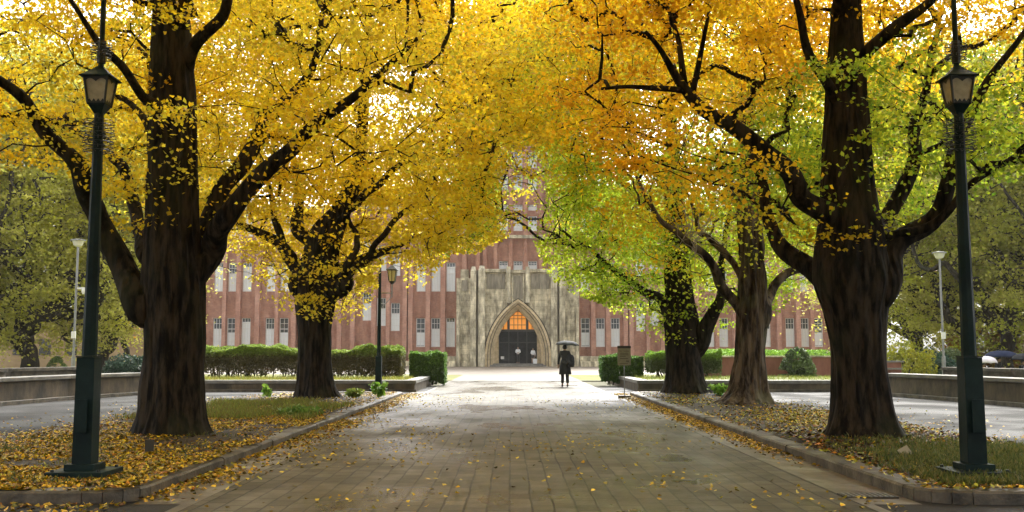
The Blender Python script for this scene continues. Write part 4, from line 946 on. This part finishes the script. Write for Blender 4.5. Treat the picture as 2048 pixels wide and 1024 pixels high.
# avenue lamp further on, lantern on a bracket
x, y = float(P(757, 770, 36.6)[0]), 36.6
root = empty('street_lamp', (x, y, .1), 'slender green lamp post with side lantern, between the yellow tree and the hall', 'street lamp')
b = MB(); b.box(-.3, .3, -.3, .3, -.1, .08); b.frustum((0, 0), .16, .15, .081, 1.25); b.build('pedestal', M['green'], root)
b = MB(); b.frustum((0, 0), .075, .045, 1.251, 5.2, 8); b.build('pole', M['green'], root)
b = MB(); b.tube([(0, 0, 2.95), (.26, 0, 3.2), (.44, 0, 3.42)], .016, 6); b.tube([(0, 0, 3.55), (.45, 0, 3.55)], .02, 6); b.tube([(.45, 0, 3.4), (.45, 0, 3.9)], .022, 6); b.build('bracket', M['steel'], root)
ln = bpy.data.objects.new('lantern', None); COL.objects.link(ln); ln.parent = root; ln.location = (.45, 0, 3.88)
b = MB(); b.frustum((0, 0), .06, .17, 0, .10); b.build('lantern_base', M['green2'], ln)
b = MB(); b.frustum((0, 0), .15, .21, .105, .5); b.build('lantern_glass', M['glass_pale'], ln)
b = MB()
for sx in (-1, 1):
    for sy in (-1, 1): b.tube([(sx*.11, sy*.11, .1), (sx*.153, sy*.153, .5)], .018, 5)
    b.tube([(sx*.0+.0, -.112*sx, .1), (0, -.155*sx, .5)], .012, 5)
b.build('lantern_frame', M['green2'], ln)
b = MB(); b.frustum((0, 0), .29, .27, .50, .53); b.frustum((0, 0), .27, .06, .531, .68); b.frustum((0, 0), .03, .02, .68, .8); b.build('lantern_roof', M['green2'], ln)

def park_lamp(label, px, ptop, Y, camera_side=None):
    q = P(px, 735, Y); ztop = float(P(px, ptop, Y)[2]); x = float(q[0])
    root = empty('park_lamp', (x, Y, 0), label, 'park lamp', 'thin grey park lamps beyond the low walls')
    b = MB(); b.tube([(0, 0, -.1), (0, 0, 1.3)], .085, 10); b.tube([(0, 0, 1.3), (0, 0, ztop-.35)], .05, 10); b.build('pole', M['steel'], root)
    b = MB(); b.tube([(0, 0, ztop-.36), (0, 0, ztop-.3), (0, 0, ztop-.08)], [.06, .17, .26], 16); b.build('lamp_glass', M['glass_pale'], root)
    b = MB(); b.tube([(0, 0, ztop-.08), (0, 0, ztop-.04), (0, 0, ztop)], [.33, .33, .12], 16); b.build('lamp_cap', M['steel'], root)
    b = MB(); b.box(-.09, .09, -.12, -.05, 2.1, 2.4); b.build('notice_box', M['white'], root)
    if camera_side:
        zc = float(P(px, 582, Y)[2]); b = MB(); b.box(.05, .35, -.04, .04, zc+.08, zc+.16); b.tube([(.35, 0, zc+.16), (.35, 0, zc), (.35, -.02, zc-.14)], [.1, .12, .06], 10); b.build('security_camera', M['white'], root)
    return root
park_lamp('thin grey park lamp with white security camera, beyond the left wall', 146, 478, 44, True)
park_lamp('thin grey park lamp without camera, beyond the right wall', 1888, 503, 46)

# ------------------------------------------------------------------ signs and small things
q = G(1249, 797); sg = empty('notice_board', (q[0], q[1], 0), 'olive notice board on a thin post and block, on the right of the paving', 'sign')
b = MB(); b.box(-.19, .19, -.19, .19, 0, .10); b.build('base_block', M['kerb'], sg, bevel=.01)
b = MB(); b.tube([(0, 0, .1), (0, 0, 1.62)], .014, 8); b.build('post', M['steel'], sg)
b = MB(); b.box(-.215, .215, -.035, -.012, 1.07, 1.62); bd = b.build('board', M['signboard'], sg, bevel=.004)
b = MB(); b.box(-.22, .22, -.05, -.008, 1.622, 1.70); b.build('board_top', M['ink'], sg)
b = MB()
for (x0, x1, z) in ((-.15, -.08, 1.53), (-.02, .15, 1.53), (-.14, .12, 1.46), (-.14, .13, 1.41), (-.14, .05, 1.36), (-.14, .12, 1.29), (.06, .16, 1.21), (.06, .16, 1.18), (-.15, .12, 1.12)):
    b.box(x0, x1, -.0375, -.0362, z-.008, z+.008)
b.build('lettering', M['ink'], bd)
q = G(299, 912, .1); mk = empty('marker_post', (q[0], q[1], .08), 'short dark stake with a plate in the yellow leaves, before the left front trunk', 'marker')
b = MB(); b.tube([(0, 0, 0), (0, 0, .2)], .012, 6); b.build('stake', M['green2'], mk); b = MB(); b.box(-.06, .06, -.02, -.004, .08, .24); b.build('plate', M['ink'], mk)
q = G(1822, 915, .15); mk = empty('tree_label', (q[0], q[1], .12), 'small pale tilted plate standing in the grass, left of the right lamp', 'marker')
Mx = Matrix.Rotation(R(-28), 4, 'Y') @ Matrix.Rotation(R(-30), 4, 'X')
b = MB(); b.box(-.07, .07, -.006, .006, .06, .19, Mx); b.build('plate', M['paper'], mk); b = MB(); b.tube([(0, 0, -.02), (0.03, 0.0, .1)], .006, 5); b.build('stake', M['green2'], mk)
q = G(622, 815, .15); mk = empty('tree_label', (q[0], q[1], .12), 'small pale label leaning by the yellow tree on the left', 'marker')
b = MB(); b.box(-.09, .09, -.006, .006, .05, .17, Mx); b.build('plate', M['paper'], mk)
q = G(1735, 994); 
gr_ = empty('drain_grate', (q[0], q[1], 0), 'dark iron drain grate in the gutter beside the right kerb', 'drain')
b = MB(); b.box(-.27, .27, -.15, .15, .005, .02); b.build('frame', M['ink'], gr_)
b = MB()
for k in range(9): b.box(-.24+k*.055, -.215+k*.055, -.13, .13, .0205, .028)
b.build('grating', M['steel'], gr_)

# handrail beyond the right wall
hr = empty('handrail', (at(1985, 40)[0], 40, 0), 'grey metal handrail beyond the right wall, below the umbrellas', 'railing')
zr = float(P(1990, 746, 40)[2])
b = MB(); b.tube([(-1.4, 0, zr), (3.0, 0, zr-.03)], .035, 8); b.tube([(-1.4, 0, zr-.14), (3.0, 0, zr-.17)], .02, 8); b.build('rail', M['steel'], hr)
for k in range(4): b = MB(); b.tube([(0, 0, 0), (0, 0, zr-.01)], .022, 8); o = b.build('rail_post', M['steel'], hr); o.location = (-1.2+k*1.35, 0, 0)

# ------------------------------------------------------------------ people and umbrellas
def skin_mesh(name, verts, edges, radii, m, parent, sub=2, root_i=0):
    me = bpy.data.meshes.new(name); me.from_pydata(verts, edges, []); o = bpy.data.objects.new(name, me); COL.objects.link(o)
    md = o.modifiers.new('skin', 'SKIN'); md.use_smooth_shade = True
    for i, r in enumerate(radii):
        sv = me.skin_vertices[0].data[i]; sv.radius = r if isinstance(r, tuple) else (r, r); sv.use_root = (i == root_i)
    o.modifiers.new('sub', 'SUBSURF').levels = sub; o.modifiers['sub'].render_levels = sub
    dg = bpy.context.evaluated_depsgraph_get(); me2 = bpy.data.meshes.new_from_object(o.evaluated_get(dg)); o.modifiers.clear()
    o.data = me2; me2.materials.clear(); me2.materials.append(m); o.parent = parent
    return o
def person(label, loc, rz, hands, cloth, height=1.74, coat=True, stride=.14, skirt=False, seated=False, top_mat='black', leg_mat='black'):
    root = empty('person', loc, label, 'person', None, rz); s = height/1.74
    hipz, knee, sh = .90, .49, 1.42
    J = dict(pelvis=(0, 0, .95), waist=(0, 0, 1.08), chest=(0, .01, 1.28), neck=(0, .015, 1.46), headb=(0, .02, 1.54), head=(0, .03, 1.63), top=(0, .03, 1.70),
             hl=(-.09, 0, hipz), hr=(.09, 0, hipz), kl=(-.095, .06+stride*.3, knee), kr=(.095, .03-stride*.3, knee), al=(-.1, stride, .09), ar=(.1, -stride, .10), tl=(-.11, stride+.14, .035), tr=(.11, -stride+.13, .03),
             sl=(-.17, .01, sh), sr=(.17, .01, sh))
    (el, wl), (er, wr) = hands
    J.update(el=el, wl=wl, er=er, wr=wr)
    names = ['pelvis', 'waist', 'chest', 'neck', 'headb', 'head', 'top', 'hl', 'kl', 'al', 'tl', 'hr', 'kr', 'ar', 'tr', 'sl', 'el', 'wl', 'sr', 'er', 'wr']
    rd = dict(pelvis=(.14, .10), waist=(.125, .09), chest=(.15, .10), neck=.052, headb=.06, head=.088, top=.06, hl=.088, kl=.058, al=.04, tl=.03, hr=.088, kr=.058, ar=.04, tr=.03, sl=.055, el=.042, wl=.03, sr=.055, er=.042, wr=.03)
    E = [('pelvis', 'waist'), ('waist', 'chest'), ('chest', 'neck'), ('neck', 'headb'), ('headb', 'head'), ('head', 'top'), ('pelvis', 'hl'), ('hl', 'kl'), ('kl', 'al'), ('al', 'tl'), ('pelvis', 'hr'), ('hr', 'kr'), ('kr', 'ar'), ('ar', 'tr'), ('chest', 'sl'), ('sl', 'el'), ('el', 'wl'), ('chest', 'sr'), ('sr', 'er'), ('er', 'wr')]
    V = [tuple(np.array(J[n])*s) for n in names]; ix = {n: i for i, n in enumerate(names)}; ed = [(ix[a], ix[b_]) for a, b_ in E]; rad_ = [tuple(np.atleast_1d(rd[n])*s) if isinstance(rd[n], tuple) else rd[n]*s for n in names]
    # hands: palm, four fingers, thumb on each wrist, gently curled
    for sd, wn, en in ((-1, 'wl', 'el'), (1, 'wr', 'er')):
        w0 = np.array(J[wn]); d = w0-np.array(J[en]); d /= np.linalg.norm(d); side = np.cross(d, [0, 1, 0]); side = side/(np.linalg.norm(side)+1e-6); nn_ = np.cross(side, d)
        p0 = len(V); V.append(tuple((w0+d*.045)*s)); rad_.append((.036*s, .018*s)); ed.append((ix[wn], p0))
        p1 = len(V); V.append(tuple((w0+d*.085)*s)); rad_.append((.038*s, .016*s)); ed.append((p0, p1))
        for k, (o_, L) in enumerate(((-.030, .060), (-.010, .072), (.010, .068), (.029, .052))):
            a = len(V); V.append(tuple((w0+d*(.095+L*.45)+side*o_)*s)); V.append(tuple((w0+d*(.09+L*.8)+side*o_+nn_*.025)*s)); rad_ += [.009*s, .007*s]; ed += [(p1, a), (a, a+1)]
        a = len(V); V.append(tuple((w0+d*.06+side*.045+nn_*.01)*s)); V.append(tuple((w0+d*.09+side*.055+nn_*.03)*s)); rad_ += [.011*s, .008*s]; ed += [(p0, a), (a, a+1)]
    skin_mesh('body', V, ed, rad_, M['skin'], root)
    # face and ears
    hz_ = 1.63*s
    b = MB(); b.tube([(0, .115*s, hz_+.005), (0, .135*s, hz_-.02), (0, .118*s, hz_-.03)], [.008, .014, .01], 6); 
    for sx in (-1, 1): b.tube([(sx*.088*s, .03, hz_-.03), (sx*.097*s, .02, hz_), (sx*.09*s, .025, hz_+.03)], [.008, .014, .008], 6)
    b.build('nose_and_ears', M['skin'], root)
    b = MB()
    for sx in (-1, 1): b.tube([(sx*.045*s, .104*s, hz_+.004), (sx*.022*s, .112*s, hz_+.004)], .006, 6)
    b.tube([(-.02, .106*s, hz_-.06*s), (.02, .106*s, hz_-.06*s)], .004, 5); b.build('eyes_and_mouth', M['ink'], root)
    # hair cap
    hv = []; n1, n2 = 9, 16
    for i in range(n1):
        t = i/(n1-1)*1.95
        for k in range(n2):
            a = 2*math.pi*k/n2; back = -math.sin(a); tt = t*(1.0+.28*back) if back > 0 else t*(1-.42*(-back)); hv.append((.102*s*math.sin(tt)*math.cos(a), (.025+.112*math.sin(tt)*math.sin(a))*s, (1.635+.112*math.cos(tt))*s))
    b = MB(); b.add(hv, [(i*n2+k, i*n2+(k+1) % n2, (i+1)*n2+(k+1) % n2, (i+1)*n2+k) for i in range(n1-1) for k in range(n2)]); b.build('hair', M['hair'], root, smooth=True)
    # clothing
    def sk(name, pts, edges, rr, m): return skin_mesh(name, [tuple(np.array(p_)*s) for p_ in pts], edges, [tuple(np.array(q_)*s) if isinstance(q_, tuple) else q_*s for q_ in rr], m, root)
    if skirt: sk('skirt', [(0, 0, 1.05), (0, 0, .85), (0, 0, .55)], [(0, 1), (1, 2)], [(.15, .11), (.18, .14), (.21, .17)], M[leg_mat])
    else: sk('trousers', [(0, 0, .98), J['hl'], J['kl'], (J['al'][0], J['al'][1], .13), J['hr'], J['kr'], (J['ar'][0], J['ar'][1], .14)], [(0, 1), (1, 2), (2, 3), (0, 4), (4, 5), (5, 6)], [(.15, .11), .105, .08, .07, .105, .08, .07], M[leg_mat])
    for a_, t_ in (('al', 'tl'), ('ar', 'tr')):
        A_, T_ = J[a_], J[t_]; sk('shoe', [(A_[0], A_[1]-.04, .045), (A_[0], A_[1]+.04, .05), (T_[0], T_[1], .035)], [(0, 1), (1, 2)], [.045, .05, .038], M['hair'])
    ce = [(0, 0, .93), (0, 0, 1.10), (0, .01, 1.30), (0, .015, 1.45), J['sl'], J['el'], tuple(np.array(J['wl'])*.97+np.array(J['el'])*.03), J['sr'], J['er'], tuple(np.array(J['wr'])*.97+np.array(J['er'])*.03)]
    cr = [(.165, .125), (.155, .115), (.18, .125), .075, .085, .062, .05, .085, .062, .05]; eg = [(0, 1), (1, 2), (2, 3), (2, 4), (4, 5), (5, 6), (2, 7), (7, 8), (8, 9)]
    sk('coat' if coat else 'shirt', ce, eg, cr, M[top_mat])
    if coat:   # flared coat skirt to mid thigh, open at the back vent
        n2 = 24; hv = []
        for (z, rx, ry) in ((1.12, .165, .125), (.98, .185, .14), (.8, .215, .165), (.52, .25, .20)):
            for k in range(n2): a = 2*math.pi*k/n2; g = 1+.05*math.sin(a*5+z*3)*(1.12-z)*2; hv.append((rx*g*math.cos(a)*s, ry*g*math.sin(a)*s, (z+.015*math.sin(3*a)*(z < .7))*s))
        b = MB(); b.add(hv, [(i*n2+k, i*n2+(k+1) % n2, (i+1)*n2+(k+1) % n2, (i+1)*n2+k) for i in range(3) for k in range(n2)]); o = b.build('coat_tails', M[top_mat], root, smooth=True)
        sm = o.modifiers.new('thick', 'SOLIDIFY'); sm.thickness = .012
        b = MB(); rg = [(.062*math.cos(a*math.pi/6)*s, (.018+.06*math.sin(a*math.pi/6))*s, (1.49+.01*math.sin(a))*s) for a in range(13)]; b.tube(rg, .02, 6, cap=False); b.build('collar', M[top_mat], root, smooth=True)
    return root
def umbrella(label, loc, hand_z, top_z, r, m, tilt=0.0, rz=0.0, drop=.24, handle=True):
    root = empty('umbrella', (loc[0], loc[1], loc[2]+hand_z), label, 'umbrella', None, rz); root.rotation_euler = (0, tilt, rz)
    H = top_z-hand_z; n = 8; segs = 6; v = [(0, 0, H)]; rings = 7
    for i in range(1, rings+1):
        t = i/rings
        for k in range(n*segs):
            a = 2*math.pi*k/(n*segs); f = (k % segs)/segs; sag = math.sin(math.pi*f)
            rr = r*math.sin(t*math.pi/2*.96)/math.sin(math.pi/2*.96)*(1-.10*sag*t*t); z = H-drop*(1-math.cos(t*math.pi/2*.96))+.02*sag*t
            v.append((rr*math.cos(a), rr*math.sin(a), z))
    K = n*segs; f = [(0, 1+k, 1+(k+1) % K) for k in range(K)]
    for i in range(rings-1): f += [(1+i*K+k, 1+(i+1)*K+k, 1+(i+1)*K+(k+1) % K, 1+i*K+(k+1) % K) for k in range(K)]
    b = MB(); b.add(v, f); o = b.build('canopy', m, root, smooth=True); sm = o.modifiers.new('thick', 'SOLIDIFY'); sm.thickness = .003
    b = MB(); b.tube([(0, 0, -.06), (0, 0, H+.06)], .006, 6); b.build('shaft', M['steel'], root)
    b = MB()
    for k in range(n):
        a = 2*math.pi*k/n; b.tube([(0, 0, H-.01), (r*.55*math.cos(a), r*.55*math.sin(a), H-.07*drop/.24), (r*.99*math.cos(a), r*.99*math.sin(a), H-drop+.006)], .003, 4, cap=False); b.tube([(0, 0, H-.25), (r*.5*math.cos(a), r*.5*math.sin(a), H-.06*drop/.24)], .003, 4, cap=False)
    b.build('rib', M['steel'], root)
    b = MB(); b.tube([(0, 0, .05), (0, 0, -.08), (.02, 0, -.11), (.045, 0, -.11), (.055, 0, -.085)], .012, 8); b.build('handle', M['hair'], root)
    return root
q = G(1130, 774); px_, py_ = float(q[0]), float(q[1])
hands = (((-.25, .0, 1.13), (-.27, .03, .90)), ((.24, .04, 1.16), (.12, .24, 1.22)))
person('person in a long black coat walking away under an umbrella', (px_, py_, .01), 0, hands, None, 1.80)
umbrella('open grey-black umbrella over the walking person in the coat', (px_+.10, py_+.20, 0), 1.28, 1.99, .52, M['umb_grey'], tilt=R(3), drop=.22)
bp = empty('backpack', (px_+.235, py_-.14, 1.12), 'bulky black backpack slung on the right shoulder of the walking person', 'bag', rz=R(-25))
b = MB(); 
n2 = 20; hv = []
for (z, rx, ry) in ((-.27, .07, .05), (-.26, .13, .10), (-.2, .165, .125), (0, .17, .13), (.15, .16, .115), (.24, .11, .08), (.26, .05, .04)):
    for k in range(n2): a = 2*math.pi*k/n2; c_, s_ = math.cos(a), math.sin(a); hv.append((rx*math.copysign(abs(c_)**.7, c_), ry*math.copysign(abs(s_)**.7, s_), z))
b.add(hv, [(i*n2+k, i*n2+(k+1) % n2, (i+1)*n2+(k+1) % n2, (i+1)*n2+k) for i in range(6) for k in range(n2)]+[tuple(range(n2))[::-1], tuple(range(6*n2, 7*n2))]); b.build('pack_body', M['black2'], bp, smooth=True)
b = MB(); b.tube([(-.1, -.12, -.18), (-.11, -.165, -.1), (.0, -.175, -.02), (.11, -.165, -.1), (.1, -.12, -.18)], [.03, .05, .055, .05, .03], 8); b.build('front_pocket', M['black'], bp, smooth=True)
b = MB(); b.tube([(-.06, .06, .22), (-.12, .05, .33), (-.14, .16, .3), (-.12, .2, .1), (-.1, .12, -.15)], .018, 6); b.build('strap', M['black'], bp, smooth=True)
b = MB(); b.tube([(-.05, -.01, .25), (0, -.02, .31), (.05, -.01, .25)], .01, 6); b.build('grab_loop', M['black'], bp)
# two people in the doorway
M['white_cloth'] = mat('white_cloth', (.62, .63, .64), (.74, .75, .76), scale=10, rough=.8)
yD0 = PY_+1.2; x1_ = float(P(1036, 725, yD0)[0]); x2_ = float(P(1066, 725, yD0)[0])
person('person in white shirt and dark trousers facing out in the doorway', (x1_, yD0, .3), math.pi, (((-.24, .05, 1.16), (-.05, .24, 1.14)), ((.24, .05, 1.16), (.06, .25, 1.12))), None, 1.75, coat=False, top_mat='white_cloth', stride=.03)
person('person in pale top beside a white bag, right side of the doorway', (x2_, yD0, .3), math.pi, (((-.23, .02, 1.14), (-.23, .06, .90)), ((.23, .05, 1.16), (.12, .24, 1.05))), None, 1.60, coat=False, top_mat='white_cloth', stride=.02, skirt=True)
bg_ = empty('shopping_bag', (x2_+.2, yD0-.35, .3), 'white paper bag standing beside the person in the doorway', 'bag')
b = MB(); b.add([(-.2, -.09, 0), (.2, -.09, 0), (.2, .09, 0), (-.2, .09, 0), (-.23, -.06, .5), (.23, -.06, .5), (.23, .06, .5), (-.23, .06, .5)], [(0, 3, 2, 1), (0, 1, 5, 4), (1, 2, 6, 5), (2, 3, 7, 6), (3, 0, 4, 7)]); b.build('bag_body', M['white_cloth'], bg_)
b = MB(); b.tube([(-.1, -.06, .48), (-.06, -.06, .62), (.06, -.06, .62), (.1, -.06, .48)], .01, 5); b.build('handle', M['black'], bg_)
# people waiting beyond the right wall, seen over it
for (px, pyt, Z_, r_, mm, lab, plab) in ((1966, 712, 45, .52, 'umb_white', 'pale pinkish umbrella beyond the right wall, left of the navy one', 'person under the pale umbrella beyond the right wall, mostly hidden'),
                                      (1998, 701, 46, .78, 'umb_navy', 'wide navy-blue umbrella beyond the right wall', 'person in dark clothes under the navy umbrella beyond the right wall'),
                                      (2046, 706, 45, .62, 'black2', 'black umbrella cut by the right frame edge', 'person in dark clothes under the black umbrella at the right frame edge')):
    qx = float(P(px, 730, Z_)[0]); zt_ = float(P(px, pyt, Z_)[2])
    # they stand on the lower walk behind the wall
    gz = zt_-1.98
    umbrella(lab, (qx+.05, Z_-.15, gz), 1.25, 1.98, r_, M[mm], drop=.34)
    person(plab, (qx, Z_, gz), R(200), (((-.24, .03, 1.14), (-.25, .05, .92)), ((.23, .05, 1.16), (.03, .19, 1.22))), None, 1.68, coat=True, top_mat='black2' if mm != 'umb_white' else 'black')

# ------------------------------------------------------------------ fallen leaves, grass, small plants
rng = np.random.default_rng(99)
def ground_leaves(name, n, fx, zf, size, cols, dens=None, kind='stuff'):
    p = fx(n)
    if dens is not None: p = p[rng.random(len(p)) < dens(p)]
    z = zf(p[:, 0], p[:, 1]) if callable(zf) else np.full(len(p), zf)
    C = np.stack([p[:, 0], p[:, 1], z+.006+rng.random(len(p))*.02], -1)
    k = len(C); a = rng.random(k)*6.283; nrm = rng.normal(size=(k, 3))*.5; nrm[:, 2] = 1; nrm /= np.linalg.norm(nrm, axis=1)[:, None]
    t = np.stack([np.cos(a), np.sin(a), 0*a], -1); t -= nrm*(t*nrm).sum(1)[:, None]; s = np.cross(nrm, t); sz = size*(.6+.7*rng.random(k))[:, None]
    V = np.stack([C-t*sz*.45, C+s*sz*.6+t*sz*.25, C+t*sz*.5, C-s*sz*.6+t*sz*.25], 1); V[:, :, 2] = np.maximum(V[:, :, 2], z[:, None]+.004)
    pc = palette(cols); c = pc[rng.integers(0, len(pc), k)]*(.10+.95*rng.random((k, 1))**1.7)
    return tag(quads_object(name, V, M['litter'], None, np.clip(c, 0, .9)), kind=kind)
def rect(x0, x1, y0, y1, p=1.0): return lambda n: np.stack([rng.uniform(x0, x1, n), y0+(y1-y0)*rng.random(n)**p], -1)
LC = ['gold', 'yellow', 'gold', 'olive', 'rust', 'yellow', 'gold']
def dl(p):
    q = np.stack([p[:, 0]*1.1, p[:, 1]*.8, p[:, 0]*0], -1); v = vnoise(q); v2 = vnoise(q*3+7)
    return np.clip(2.2*v+.7*v2-.85, .05, 1)*np.clip((p[:, 0]-BL)/2.2+.15, .15, 1)*np.where((p[:, 1] > 23), .35, 1)
ground_leaves('fallen_leaves', 100000, rect(BL+.1, XL-.03, Y0+.05, 34, 1.6), lambda x, y: bed_z(x, y)+np.where(x > XL-.3, .02, 0), .05, LC, dl)
def dr_(p):
    q = np.stack([p[:, 0]*1.1, p[:, 1]*.7, p[:, 0]*0+4], -1); v = vnoise(q)
    band = np.exp(-((p[:, 1]-20.5)/2.6)**2)*np.clip((p[:, 0]-4.8)/1.5, 0, 1)
    return np.clip(band*1.2+.22*v+.05, 0, 1)
ground_leaves('fallen_leaves', 42000, rect(XR+.05, BR-.1, Y0+.05, 34, 1.4), lambda x, y: bed_z(x, y)+np.where(x < XR+.3, .02, 0), .056, ['gold', 'olive', 'yellow', 'olive', 'rust'], dr_)
def dbrown(p): return np.clip(vnoise(np.stack([p[:, 0]*1.5, p[:, 1]*1.1, p[:, 0]*0+9], -1))*1.6-.4, .05, 1)*np.exp(-((p[:, 1]-14.2)/2.6)**2)
PAL['brown'] = (.10, .05, .02)
ground_leaves('fallen_leaves', 22000, rect(XR+.3, BR-.1, 10.5, 19, 1), bed_z, .07, ['brown', 'brown', 'rust', 'olive'], dbrown)
ground_leaves('fallen_leaves', 16000, lambda n: np.stack([XL+np.abs(rng.normal(size=n))*.28, rng.uniform(10, 36, n)], -1), .012, .055, LC, lambda p: np.clip(vnoise(np.stack([p[:, 0]*2, p[:, 1]*.9, p[:, 0]*0+2], -1))*1.5-.2, .1, 1)*np.where(p[:, 0] < XL+1.4, .8, 0))
ground_leaves('fallen_leaves', 11000, lambda n: np.stack([XR-np.abs(rng.normal(size=n))*.2, rng.uniform(13, 36, n)], -1), .012, .055, ['gold', 'yellow', 'orange'], lambda p: np.clip((p[:, 1]-13)/8, 0.05, .9))
def droad(p): return np.clip(vnoise(np.stack([p[:, 0]*.6, p[:, 1]*.5, p[:, 0]*0+5], -1))*1.6-.45, .04, 1)*np.where((p[:, 0] < -1.2) & (p[:, 1] > 13) & (p[:, 1] < 24), 1.0, .28)
ground_leaves('fallen_leaves', 15000, rect(XL+.3, XR-.3, 9, 34, 1.2), .015, .05, ['lemon', 'yellow', 'gold', 'lemon'], droad)
ground_leaves('fallen_leaves', 5200, rect(-14, BL, 10, 34, 1.2), .006, .055, LC, lambda p: np.clip(1-(BL-p[:, 0])/4, .06, 1)**2)
ground_leaves('fallen_leaves', 2600, rect(BR, 13, 10, 32, 1.2), .006, .055, LC, lambda p: np.clip(1-(p[:, 0]-BR)/5, .1, 1)**2)
ground_leaves('fallen_leaves', 3500, rect(-10, XL, 8.6, Y0, 1), .006, .055, LC, lambda p: np.clip((p[:, 1]-8.8), .12, .8)*.6)

def grass(n, fx, zf, h, cols, dens=None):
    p = fx(n)
    if dens is not None: p = p[rng.random(len(p)) < dens(p)]
    z = zf(p[:, 0], p[:, 1]); k = len(p); a = rng.random(k)*6.283; hh = h*(.5+rng.random(k)); wv = .006+.004*rng.random(k)
    B = np.stack([p[:, 0], p[:, 1], z-.01], -1); s = np.stack([np.cos(a), np.sin(a), 0*a], -1)*wv[:, None]; ln = rng.normal(size=(k, 2))*.35
    T = B+np.stack([ln[:, 0]*hh, ln[:, 1]*hh, hh], -1); Mi = B+np.stack([ln[:, 0]*hh*.3, ln[:, 1]*hh*.3, hh*.55], -1)
    V = np.stack([B, Mi+s, T, Mi-s], 1); pc = np.array(cols); c = pc[rng.integers(0, len(pc), k)]*(.7+.5*rng.random((k, 1)))
    return tag(quads_object('grass', V, M['grass'], None, np.clip(c, 0, .9)), kind='stuff')
GC = [(.10, .13, .03), (.16, .17, .04), (.20, .18, .06), (.07, .10, .025)]
grass(52000, rect(XR+.35, BR-.1, 10.35, 15.2, 1.2), bed_z, .075, GC, lambda p: np.clip(vnoise(np.stack([p[:, 0]*1.6, p[:, 1]*1.6, p[:, 0]*0], -1))*1.7-.25, 0, 1)*np.clip((p[:, 0]-4.2)/1.2, .1, 1)*np.clip((15.5-p[:, 1])/2.2, 0, 1))
grass(22000, rect(BL+.5, XL-.35, 20.5, 27.5, 1), bed_z, .12, [(.14, .19, .03), (.26, .28, .05), (.20, .16, .04)], lambda p: np.clip(vnoise(np.stack([p[:, 0]*1.2, p[:, 1]*.8, p[:, 0]*0+3], -1))*1.9-.5, 0, 1))
grass(14000, rect(BL+.3, XL-.35, 10.4, 16, 1), bed_z, .06, GC, lambda p: np.clip(vnoise(np.stack([p[:, 0]*2, p[:, 1]*2, p[:, 0]*0+8], -1))*2-1, 0, 1))
grass(14000, rect(-28, -4.1, 38.5, 42.6, 1), lambda x, y: x*0+.40, .12, [(.34, .30, .06), (.22, .26, .05)])
grass(9000, rect(5.2, 30, 38.5, 45, 1), lambda x, y: x*0+.40, .11, [(.20, .28, .05), (.26, .26, .06)])
def plant(label, px, py, h, w_, n, cols, seed, z=.12, name='leafy_plant'):
    q = G(px, py, z); rg = np.random.default_rng(seed); c = (float(q[0]), float(q[1]), float(bed_z(q[0], q[1])) if z < .3 else z); root = empty(name, c, label, 'plant')
    b = MB(); P_ = []
    for k in range(n):
        a = rg.random()*6.28; L = h*(.6+.5*rg.random()); tip = np.array([math.cos(a)*w_*rg.random(), math.sin(a)*w_*rg.random(), L]); mid = tip*.5+np.array([0, 0, .03])
        b.tube([(0, 0, 0), mid, tip], [.006, .004, .002], 4, cap=False)
        for j in range(16): u = .35+.65*j/15; P_.append(tip*u+rg.normal(size=3)*np.array([.05, .05, .03]))
    b.build('stem', M['grass_stem'], root); P_ = np.array(P_); cc = np.array(cols); col = cc[rg.integers(0, len(cc), len(P_))]*(.75+.5*rg.random((len(P_), 1)))
    quads_object('foliage', leaf_quads(P_, .6, .11, rg, .6), M['grass'], root, np.clip(col, 0, .9)); return root
M['grass_stem'] = mat('green_stem', (.08, .12, .03), rough=.6)
BGN = [(.16, .34, .04), (.28, .46, .06)]
plant('bright green leafy sprout at the foot of the slender lamp post', 758, 796, .42, .32, 14, BGN, 1)
plant('small upright green sprout in the leaves left of the yellow tree', 532, 797, .34, .14, 6, BGN, 2)
plant('low spreading dark green plants at the foot of the yellow tree', 600, 832, .14, .55, 40, [(.10, .20, .03), (.18, .28, .05)], 3)
plant('small green tuft between the two right-hand inner trunks', 1437, 792, .3, .35, 16, BGN, 4)
plant('pale ferny clump right of the yellow tree trunk', 705, 797, .22, .4, 24, [(.30, .34, .08), (.20, .28, .05)], 5)

# ------------------------------------------------------------------ damp air
b = MB(); b.box(-160, 160, -12, 135, -1.2, 48)
hm = bpy.data.materials.new('damp_air'); hm.use_nodes = True; t = hm.node_tree; t.nodes.clear()
pv = t.nodes.new('ShaderNodeVolumePrincipled'); pv.inputs['Color'].default_value = (1, .94, .86, 1); pv.inputs['Density'].default_value = .0003; pv.inputs['Anisotropy'].default_value = .3
ou = t.nodes.new('ShaderNodeOutputMaterial'); t.links.new(pv.outputs[0], ou.inputs['Volume'])
tag(b.build('haze', hm), kind='stuff')
